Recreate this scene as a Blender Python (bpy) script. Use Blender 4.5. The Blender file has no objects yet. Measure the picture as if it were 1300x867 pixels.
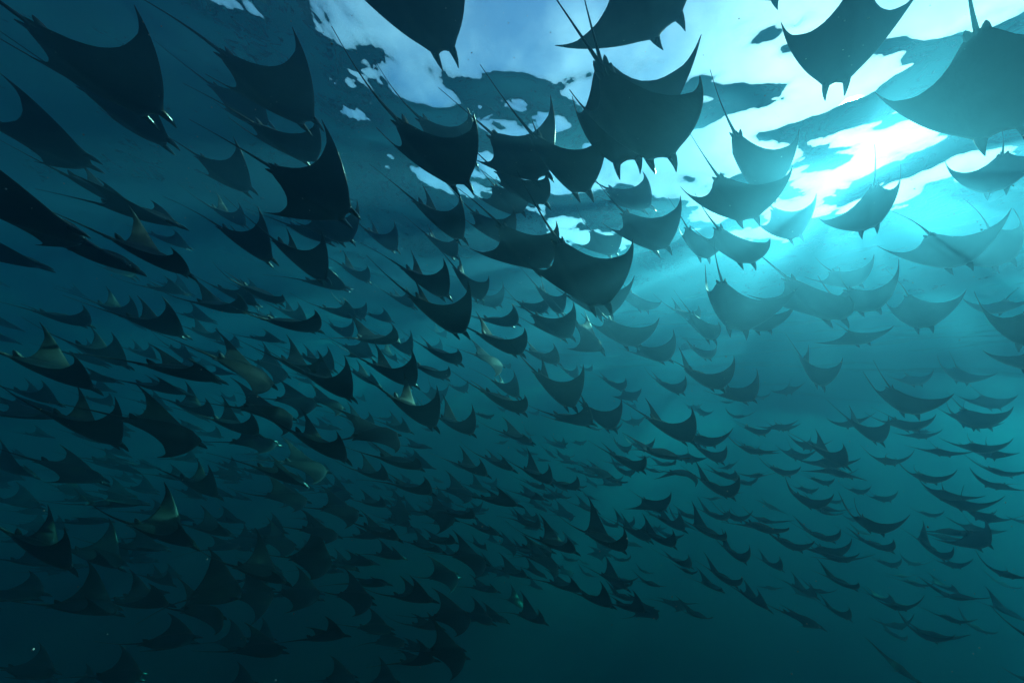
import bpy, math, random
import numpy as np
from mathutils import Matrix, Vector

# ------------------------------------------------------------------ camera
sc = bpy.context.scene
C = sc.collection
cam_d = bpy.data.cameras.new('camera')
cam = bpy.data.objects.new('camera', cam_d)
C.objects.link(cam)
cam_d.sensor_width = 36.0
cam_d.lens = 36.0 * 480.0 / 1300.0
cam_d.clip_start = 0.05
cam_d.clip_end = 2000.0
PITCH, ROLL = math.radians(14.024), math.radians(8.0)
r0 = Vector((1, 0, 0))
u0 = Vector((0, -math.sin(PITCH), math.cos(PITCH)))
fw = Vector((0, math.cos(PITCH), math.sin(PITCH)))
rt = r0 * math.cos(ROLL) + u0 * math.sin(ROLL)
up = -r0 * math.sin(ROLL) + u0 * math.cos(ROLL)
cam.matrix_world = Matrix((rt, up, -fw)).transposed().to_4x4()
sc.camera = cam

# ------------------------------------------------------------------ sky and sun
SUN_EL, SUN_AZ = math.radians(33.8), math.radians(44.5)     # azimuth from +Y towards +X
w = bpy.data.worlds.new('World')
sc.world = w
w.use_nodes = True
nt = w.node_tree
bg = nt.nodes['Background']
sky = nt.nodes.new('ShaderNodeTexSky')
sky.sky_type = 'NISHITA'
sky.sun_disc = False
sky.sun_elevation = SUN_EL
sky.sun_rotation = SUN_AZ
sky.air_density = 1.0
sky.dust_density = 1.0
sky.ozone_density = 5.0
# thin broken cloud over the whole dome
tcw = nt.nodes.new('ShaderNodeTexCoord')
cn = nt.nodes.new('ShaderNodeTexNoise')
cn.inputs['Scale'].default_value = 5.0
cn.inputs['Detail'].default_value = 6.0
cn.inputs['Roughness'].default_value = 0.55
nt.links.new(tcw.outputs['Generated'], cn.inputs['Vector'])
cr = nt.nodes.new('ShaderNodeMapRange')
cr.inputs['From Min'].default_value = 0.42
cr.inputs['From Max'].default_value = 0.66
cr.inputs['To Max'].default_value = 0.75
nt.links.new(cn.outputs[0], cr.inputs['Value'])
hs = nt.nodes.new('ShaderNodeHueSaturation')
hs.inputs['Saturation'].default_value = 0.5
hs.inputs['Value'].default_value = 2.0
nt.links.new(sky.outputs[0], hs.inputs['Color'])
cm = nt.nodes.new('ShaderNodeMixRGB')
nt.links.new(cr.outputs[0], cm.inputs[0])
nt.links.new(sky.outputs[0], cm.inputs[1])
nt.links.new(hs.outputs[0], cm.inputs[2])
nt.links.new(cm.outputs[0], bg.inputs[0])
bg.inputs[1].default_value = .085

sun_d = bpy.data.lights.new('sun', 'SUN')
sun_d.energy = 5.0
sun_d.angle = math.radians(0.6)
sun_d.color = (1.0, 0.93, 0.78)
sun = bpy.data.objects.new('sun', sun_d)
C.objects.link(sun)
sd = Vector((math.sin(SUN_AZ) * math.cos(SUN_EL), math.cos(SUN_AZ) * math.cos(SUN_EL), math.sin(SUN_EL)))
sun.rotation_euler = sd.to_track_quat('Z', 'Y').to_euler()
sun.location = sd * 40

sc.view_settings.view_transform = 'Standard'
sc.view_settings.look = 'None'
sc.view_settings.gamma = 1.0
sc.view_settings.use_curve_mapping = False
sc.view_settings.exposure = 1.4
cy = sc.cycles
cy.use_denoising = True
cy.volume_bounces = 1
cy.max_bounces = 6
cy.diffuse_bounces = 2
cy.glossy_bounces = 3
cy.transmission_bounces = 4
cy.transparent_max_bounces = 16
cy.sample_clamp_indirect = 4.0
cy.use_adaptive_sampling = True
cy.adaptive_threshold = 0.02

SURFACE = 5.48

# ------------------------------------------------------------------ materials
def new_mat(name):
    m = bpy.data.materials.new(name)
    m.use_nodes = True
    n = m.node_tree
    for x in list(n.nodes):
        n.nodes.remove(x)
    out = n.nodes.new('ShaderNodeOutputMaterial')
    return m, n, out

def N(n, kind, **kw):
    x = n.nodes.new(kind)
    for k, v in kw.items():
        setattr(x, k, v)
    return x

def water_material():
    m, n, out = new_mat('water_surface')
    tc = N(n, 'ShaderNodeTexCoord')
    mp = N(n, 'ShaderNodeMapping')
    mp.inputs['Rotation'].default_value = (0, 0, math.radians(35))
    mp.inputs['Scale'].default_value = (1.0, 0.85, 1.0)
    n.links.new(tc.outputs['Object'], mp.inputs['Vector'])
    no = N(n, 'ShaderNodeTexNoise')
    no.inputs['Scale'].default_value = 1.9
    no.inputs['Detail'].default_value = 1.5
    no.inputs['Roughness'].default_value = 0.45
    no.inputs['Distortion'].default_value = 0.2
    n.links.new(mp.outputs[0], no.inputs['Vector'])
    bu = N(n, 'ShaderNodeBump')
    bu.inputs['Strength'].default_value = 1.0
    bu.inputs['Distance'].default_value = .045
    n.links.new(no.outputs[0], bu.inputs['Height'])
    f2 = N(n, 'ShaderNodeTexNoise')
    f2.inputs['Scale'].default_value = 6.0
    f2.inputs['Detail'].default_value = 0.5
    f2.inputs['Distortion'].default_value = 0.3
    n.links.new(mp.outputs[0], f2.inputs['Vector'])
    b2 = N(n, 'ShaderNodeBump')
    b2.inputs['Distance'].default_value = .005
    n.links.new(f2.outputs[0], b2.inputs['Height'])
    n.links.new(bu.outputs[0], b2.inputs['Normal'])
    bu = b2
    fr = N(n, 'ShaderNodeFresnel')
    fr.inputs['IOR'].default_value = 1.35
    n.links.new(bu.outputs[0], fr.inputs['Normal'])
    gl = N(n, 'ShaderNodeBsdfGlossy')
    gl.inputs['Roughness'].default_value = 0.02
    n.links.new(bu.outputs[0], gl.inputs['Normal'])
    tr = N(n, 'ShaderNodeBsdfTransparent')
    rf = N(n, 'ShaderNodeBsdfRefraction')
    rf.inputs['IOR'].default_value = 1.10
    rf.inputs['Roughness'].default_value = .2
    n.links.new(bu.outputs[0], rf.inputs['Normal'])
    mx = N(n, 'ShaderNodeMixShader')
    mx.inputs[0].default_value = .3
    n.links.new(tr.outputs[0], mx.inputs[1])
    n.links.new(rf.outputs[0], mx.inputs[2])
    m2 = N(n, 'ShaderNodeMixShader')
    n.links.new(fr.outputs[0], m2.inputs[0])
    n.links.new(mx.outputs[0], m2.inputs[1])
    n.links.new(gl.outputs[0], m2.inputs[2])
    n.links.new(m2.outputs[0], out.inputs['Surface'])
    return m

def skin_material():
    m, n, out = new_mat('ray_skin')
    at = N(n, 'ShaderNodeAttribute', attribute_name='belly')
    tc = N(n, 'ShaderNodeTexCoord')
    oi = N(n, 'ShaderNodeObjectInfo')
    no = N(n, 'ShaderNodeTexNoise')
    no.inputs['Scale'].default_value = 9.0
    no.inputs['Detail'].default_value = 6.0
    n.links.new(tc.outputs['Object'], no.inputs['Vector'])
    fine = N(n, 'ShaderNodeTexNoise')
    fine.inputs['Scale'].default_value = 70.0
    fine.inputs['Detail'].default_value = 3.0
    n.links.new(tc.outputs['Object'], fine.inputs['Vector'])
    back = N(n, 'ShaderNodeValToRGB')
    back.color_ramp.elements[0].position = 0.35
    back.color_ramp.elements[0].color = (0.0018, 0.0034, 0.0038, 1)
    back.color_ramp.elements[1].position = 0.72
    back.color_ramp.elements[1].color = (0.0050, 0.0095, 0.0095, 1)
    n.links.new(no.outputs[0], back.inputs[0])
    bel = N(n, 'ShaderNodeValToRGB')
    bel.color_ramp.elements[0].position = 0.3
    bel.color_ramp.elements[0].color = (0.020, 0.021, 0.022, 1)
    bel.color_ramp.elements[1].position = 0.75
    bel.color_ramp.elements[1].color = (0.036, 0.038, 0.040, 1)
    n.links.new(no.outputs[0], bel.inputs[0])
    mc = N(n, 'ShaderNodeMixRGB')
    n.links.new(at.outputs['Fac'], mc.inputs[0])
    n.links.new(back.outputs[0], mc.inputs[1])
    n.links.new(bel.outputs[0], mc.inputs[2])
    hs = N(n, 'ShaderNodeHueSaturation')
    mr = N(n, 'ShaderNodeMapRange')
    mr.inputs['To Min'].default_value = 0.7
    mr.inputs['To Max'].default_value = 1.25
    n.links.new(oi.outputs['Random'], mr.inputs['Value'])
    n.links.new(mr.outputs[0], hs.inputs['Value'])
    n.links.new(mc.outputs[0], hs.inputs['Color'])
    bs = N(n, 'ShaderNodeBsdfPrincipled')
    n.links.new(hs.outputs[0], bs.inputs['Base Color'])
    rr = N(n, 'ShaderNodeMapRange')
    rr.inputs['To Min'].default_value = 0.38
    rr.inputs['To Max'].default_value = 0.62
    n.links.new(fine.outputs[0], rr.inputs['Value'])
    ga = N(n, 'ShaderNodeAttribute', attribute_name='gloss')
    gr = N(n, 'ShaderNodeMixRGB')
    gr.inputs[2].default_value = (.24, .24, .24, 1)
    n.links.new(ga.outputs['Fac'], gr.inputs[0])
    n.links.new(rr.outputs[0], gr.inputs[1])
    n.links.new(gr.outputs[0], bs.inputs['Roughness'])
    gs = N(n, 'ShaderNodeMapRange')
    gs.inputs['To Min'].default_value = .08
    gs.inputs['To Max'].default_value = 0.6
    n.links.new(ga.outputs['Fac'], gs.inputs['Value'])
    n.links.new(gs.outputs[0], bs.inputs['Specular IOR Level'])
    bu = N(n, 'ShaderNodeBump')
    bu.inputs['Strength'].default_value = 0.25
    bu.inputs['Distance'].default_value = 0.004
    n.links.new(fine.outputs[0], bu.inputs['Height'])
    n.links.new(bu.outputs[0], bs.inputs['Normal'])
    n.links.new(bs.outputs[0], out.inputs['Surface'])
    return m

def simple_mat(name, col, rough, spec=0.5):
    m, n, out = new_mat(name)
    no = N(n, 'ShaderNodeTexNoise')
    no.inputs['Scale'].default_value = 6.0
    no.inputs['Detail'].default_value = 5.0
    rp = N(n, 'ShaderNodeValToRGB')
    rp.color_ramp.elements[0].color = (col[0] * .7, col[1] * .7, col[2] * .7, 1)
    rp.color_ramp.elements[1].color = (min(1, col[0] * 1.3), min(1, col[1] * 1.3), min(1, col[2] * 1.3), 1)
    n.links.new(no.outputs[0], rp.inputs[0])
    bs = N(n, 'ShaderNodeBsdfPrincipled')
    n.links.new(rp.outputs[0], bs.inputs['Base Color'])
    bs.inputs['Roughness'].default_value = rough
    bs.inputs['Specular IOR Level'].default_value = spec
    n.links.new(bs.outputs[0], out.inputs['Surface'])
    return m

M_WATER = water_material()
M_SKIN = skin_material()
M_EYE = simple_mat('eye_gloss', (0.012, 0.011, 0.010), 0.08, 0.8)
M_SAND = simple_mat('sand', (0.30, 0.27, 0.21), 0.9, 0.2)
M_SPECK = simple_mat('plankton', (0.3, 0.3, 0.28), 0.6)

def mesh_from(name, verts, faces, mat, smooth=True):
    me = bpy.data.meshes.new(name)
    me.from_pydata([tuple(v) for v in verts], [], faces)
    me.materials.append(mat)
    if smooth:
        me.polygons.foreach_set('use_smooth', [True] * len(me.polygons))
    me.update()
    return me

# ------------------------------------------------------------------ water surface
def build_surface():
    rng = np.random.default_rng(28)
    n = 620
    u = np.linspace(-1, 1, n)
    k = 3.4
    g = np.sinh(k * u) / math.sinh(k) * 90.0
    X, Y = np.meshgrid(g + 4.0, g + 6.0, indexing='xy')
    Z = np.zeros_like(X)
    wind = math.radians(62)
    for i in range(70):
        lam = 0.75 * (9.0 / 0.75) ** rng.random()
        a = wind + rng.normal(0, 0.55)
        kx, ky = math.cos(a) * 2 * math.pi / lam, math.sin(a) * 2 * math.pi / lam
        slope = .023 * (0.6 + 0.8 * rng.random())
        ph = rng.random() * 6.283
        # fade the short waves out where the grid is too coarse to carry them
        dist = np.hypot(X - 4, Y - 6)
        fade = np.clip(1.4 - dist / (9.0 * lam + 6.0), 0, 1)
        s = np.sin(kx * X + ky * Y + ph)
        Z += slope * lam / 6.283 * (s + 0.18 * np.cos(2 * (kx * X + ky * Y + ph))) * fade
    # long swell under the chop, added and phased to shift the bright sky window
    Z += -.12 * 32 / 6.283 * np.sin((X * .93 + Y * .37 - 2.0) * 6.283 / 32)
    Z += SURFACE
    verts = np.stack([X.ravel(), Y.ravel(), Z.ravel()], 1)
    idx = np.arange(n * n).reshape(n, n)
    f = np.stack([idx[:-1, :-1], idx[:-1, 1:], idx[1:, 1:], idx[1:, :-1]], -1).reshape(-1, 4)
    me = bpy.data.meshes.new('water_surface')
    me.vertices.add(n * n)
    me.vertices.foreach_set('co', verts.ravel())
    me.loops.add(f.size)
    me.loops.foreach_set('vertex_index', f.ravel().astype(np.int32))
    me.polygons.add(len(f))
    me.polygons.foreach_set('loop_start', (np.arange(len(f)) * 4).astype(np.int32))
    me.polygons.foreach_set('use_smooth', np.ones(len(f), bool))
    me.materials.append(M_WATER)
    me.update()
    me.validate()
    o = bpy.data.objects.new('water_surface', me)
    C.objects.link(o)
    o['kind'] = 'structure'
    o['label'] = 'rippled underside of the sea surface with a bright window of sky'
    return Z.min(), Z.max()

zmin, zmax = build_surface()
print('surface range', zmin, zmax)

# ------------------------------------------------------------------ seabed, far below in the dark
def build_seabed():
    rng = np.random.default_rng(5)
    n = 90
    g = np.linspace(-84, 84, n)
    X, Y = np.meshgrid(g, g)
    Z = -26 + 0.8 * np.sin(X * .11 + 1) * np.cos(Y * .09) + rng.normal(0, .06, X.shape)
    idx = np.arange(n * n).reshape(n, n)
    f = np.stack([idx[:-1, :-1], idx[:-1, 1:], idx[1:, 1:], idx[1:, :-1]], -1).reshape(-1, 4)
    me = mesh_from('seabed', np.stack([X.ravel(), Y.ravel(), Z.ravel()], 1), f.tolist(), M_SAND)
    o = bpy.data.objects.new('seabed', me)
    C.objects.link(o)
    o['kind'] = 'structure'
    o['label'] = 'sandy sea floor lost in dark water'
build_seabed()

# ------------------------------------------------------------------ the ray: one continuous body, bent per individual
def interp(pts, s):
    p = np.array(pts)
    # monotone smooth interpolation
    x, y = p[:, 0], p[:, 1]
    h = np.diff(x); d = np.diff(y) / h
    m = np.zeros_like(y)
    m[1:-1] = np.where(d[:-1] * d[1:] > 0, 2 * d[:-1] * d[1:] / (d[:-1] + d[1:] + 1e-12), 0)
    m[0], m[-1] = d[0], d[-1]
    k = np.clip(np.searchsorted(x, s) - 1, 0, len(h) - 1)
    t = (s - x[k]) / h[k]
    return ((1 + 2 * t) * (1 - t) ** 2 * y[k] + t * (1 - t) ** 2 * h[k] * m[k]
            + t * t * (3 - 2 * t) * y[k + 1] + t * t * (t - 1) * h[k] * m[k + 1])

LE = [(0, .262), (.07, .268), (.14, .285), (.20, .255), (.28, .222), (.45, .160), (.65, .068), (.82, -.030), (.93, -.112), (1, -.178)]
TE = [(0, -.285), (.06, -.280), (.12, -.245), (.22, -.178), (.38, -.112), (.58, -.082), (.78, -.092), (.90, -.128), (1, -.184)]

def ray_template(ns, nc):
    """flat verts, faces, belly flag; x spanwise -.5...5, y forward, z up"""
    V, Fc, B, Gs = [], [], [], []
    sj = np.sin(np.linspace(0, 1, ns) * math.pi / 2) ** 1.15
    st = np.concatenate([-sj[:0:-1], sj])
    a = np.abs(st)
    le, te = interp(LE, a), interp(TE, a)
    x = st * .5
    body = np.exp(-(x / .105) ** 2)
    tt = .058 * body + .013 * (1 - a) ** 1.0 + .0025
    tb = .036 * body + .009 * (1 - a) ** 1.0 + .0025
    tt[[0, -1]] = tb[[0, -1]] = .001
    c = (1 - np.cos(np.linspace(0, 1, nc) * math.pi)) / 2
    prof = np.sqrt(c) * (1 - c) ** .85
    prof /= prof.max()
    for i in range(len(st)):
        y = le[i] + (te[i] - le[i]) * c
        for j in range(nc):
            V.append((x[i], y[j], tt[i] * prof[j])); B.append(0.0); Gs.append((1.0, .5, .15)[j] if j < 3 and a[i] > .12 else 0.0)
        for j in range(nc - 2, 0, -1):
            V.append((x[i], y[j], -tb[i] * prof[j])); B.append(1.0); Gs.append(.5 if j == 1 else 0.0)
    L = 2 * nc - 2
    for i in range(len(st) - 1):
        for j in range(L):
            p, q = i * L + j, i * L + (j + 1) % L
            Fc.append((p, q, q + L, p + L))
    Fc.append(tuple(range(L)))
    k0 = (len(st) - 1) * L
    Fc.append(tuple(k0 + L - 1 - j for j in range(L)))
    def tube(path, rad, nseg, flag):
        """rings along path; rad = list of (horizontal, vertical) radii"""
        base = len(V)
        path = np.array(path)
        for k, pnt in enumerate(path):
            t = path[min(k + 1, len(path) - 1)] - path[max(k - 1, 0)]
            t = t / np.linalg.norm(t)
            sd_ = np.cross(t, (0, 0, 1)); sd_ /= np.linalg.norm(sd_)
            u_ = np.cross(sd_, t)
            for q in range(nseg):
                an = 2 * math.pi * q / nseg
                v = pnt + sd_ * math.cos(an) * rad[k][0] + u_ * math.sin(an) * rad[k][1]
                V.append(tuple(v)); B.append(flag); Gs.append(1.0 if flag == .4 else .2)
        for k in range(len(path) - 1):
            for q in range(nseg):
                a0, b0 = base + k * nseg + q, base + k * nseg + (q + 1) % nseg
                Fc.append((a0, b0, b0 + nseg, a0 + nseg))
        Fc.append(tuple(base + nseg - 1 - q for q in range(nseg)))
        Fc.append(tuple(base + (len(path) - 1) * nseg + q for q in range(nseg)))
    for s_ in (-1, 1):
        # cephalic fin: a flattened horn that narrows forward and dips a little
        tube([(s_ * .066, .205, .003), (s_ * .070, .250, .000), (s_ * .073, .285, -.006), (s_ * .072, .322, -.014), (s_ * .067, .358, -.026)],
             [(.034, .017), (.031, .018), (.022, .017), (.012, .012), (.002, .003)], 8, .4)
        # pelvic fin
        tube([(s_ * .022, -.235, 0), (s_ * .028, -.268, -.002), (s_ * .032, -.292, -.004), (s_ * .034, -.306, -.006)],
             [(.022, .008), (.019, .006), (.012, .004), (.003, .002)], 6, .5)
    # dorsal fin
    tube([(0, -.185, .010), (0, -.222, .022), (0, -.246, .034), (0, -.266, .046), (0, -.276, .053)],
         [(.007, .012), (.006, .021), (.005, .020), (.003, .011), (.001, .003)], 6, .0)
    nb = len(V)
    # tail
    tl = np.linspace(0, 1, 10)
    tube([(0, -.255 - .50 * t, .004) for t in tl], [(.011 * (1 - t) ** 2.2 + .0019, .011 * (1 - t) ** 2.2 + .0019) for t in tl], 5, .3)
    return np.array(V), Fc, np.array(B), nb, np.array(Gs)

TPL = {}
def ray_mesh(fl, fr, scale, lod, seed):
    if lod not in TPL:
        TPL[lod] = ray_template(*((19, 13) if lod == 0 else (13, 9) if lod == 1 else (9, 6)))
    V, Fc, B, nb, Gs = TPL[lod]
    rng = random.Random(seed)
    v = V.copy()
    # bend each wing along an arc whose angle grows towards the tip
    n = 48
    s = np.linspace(0, 1, n + 1)
    for side, flap in ((-1, fl), (1, fr)):
        sel = (v[:, 0] * side > 1e-9)
        mid = (s[1:] + s[:-1]) / 2
        ang = flap * np.clip((mid - .1) / .9, 0, 1) ** .7
        cx = np.concatenate([[0], np.cumsum(np.cos(ang)) * .5 / n])
        cz = np.concatenate([[0], np.cumsum(np.sin(ang)) * .5 / n])
        an = flap * np.clip((s - .1) / .9, 0, 1) ** .7
        q = np.abs(V[sel, 0]) * 2
        bx, bz, ba = np.interp(q, s, cx), np.interp(q, s, cz), np.interp(q, s, an)
        t = V[sel, 2]
        tw = rng.uniform(-.10, .16) * q ** 2 * (V[sel, 1] + .02)      # a little twist of the outer wing
        v[sel, 0] = side * (bx - np.sin(ba) * (t + tw))
        v[sel, 2] = bz + np.cos(ba) * (t + tw)
    # the whip tail swings
    tb = np.clip((-.30 - V[:, 1]) / .45, 0, 1)
    tb[:nb] = 0
    v[:, 0] += rng.uniform(-.10, .10) * tb ** 2
    v[:, 2] += rng.uniform(-.05, .10) * tb ** 2
    v[:, 1] *= rng.uniform(.95, 1.06)
    v *= scale
    me = bpy.data.meshes.new('devil_ray')
    me.from_pydata(v.tolist(), [], Fc)
    me.polygons.foreach_set('use_smooth', [True] * len(me.polygons))
    at = me.attributes.new('belly', 'FLOAT', 'POINT')
    at.data.foreach_set('value', B.astype(np.float32))
    at = me.attributes.new('gloss', 'FLOAT', 'POINT')
    at.data.foreach_set('value', Gs.astype(np.float32))
    me.materials.append(M_SKIN)
    me.update()
    return me

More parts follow.
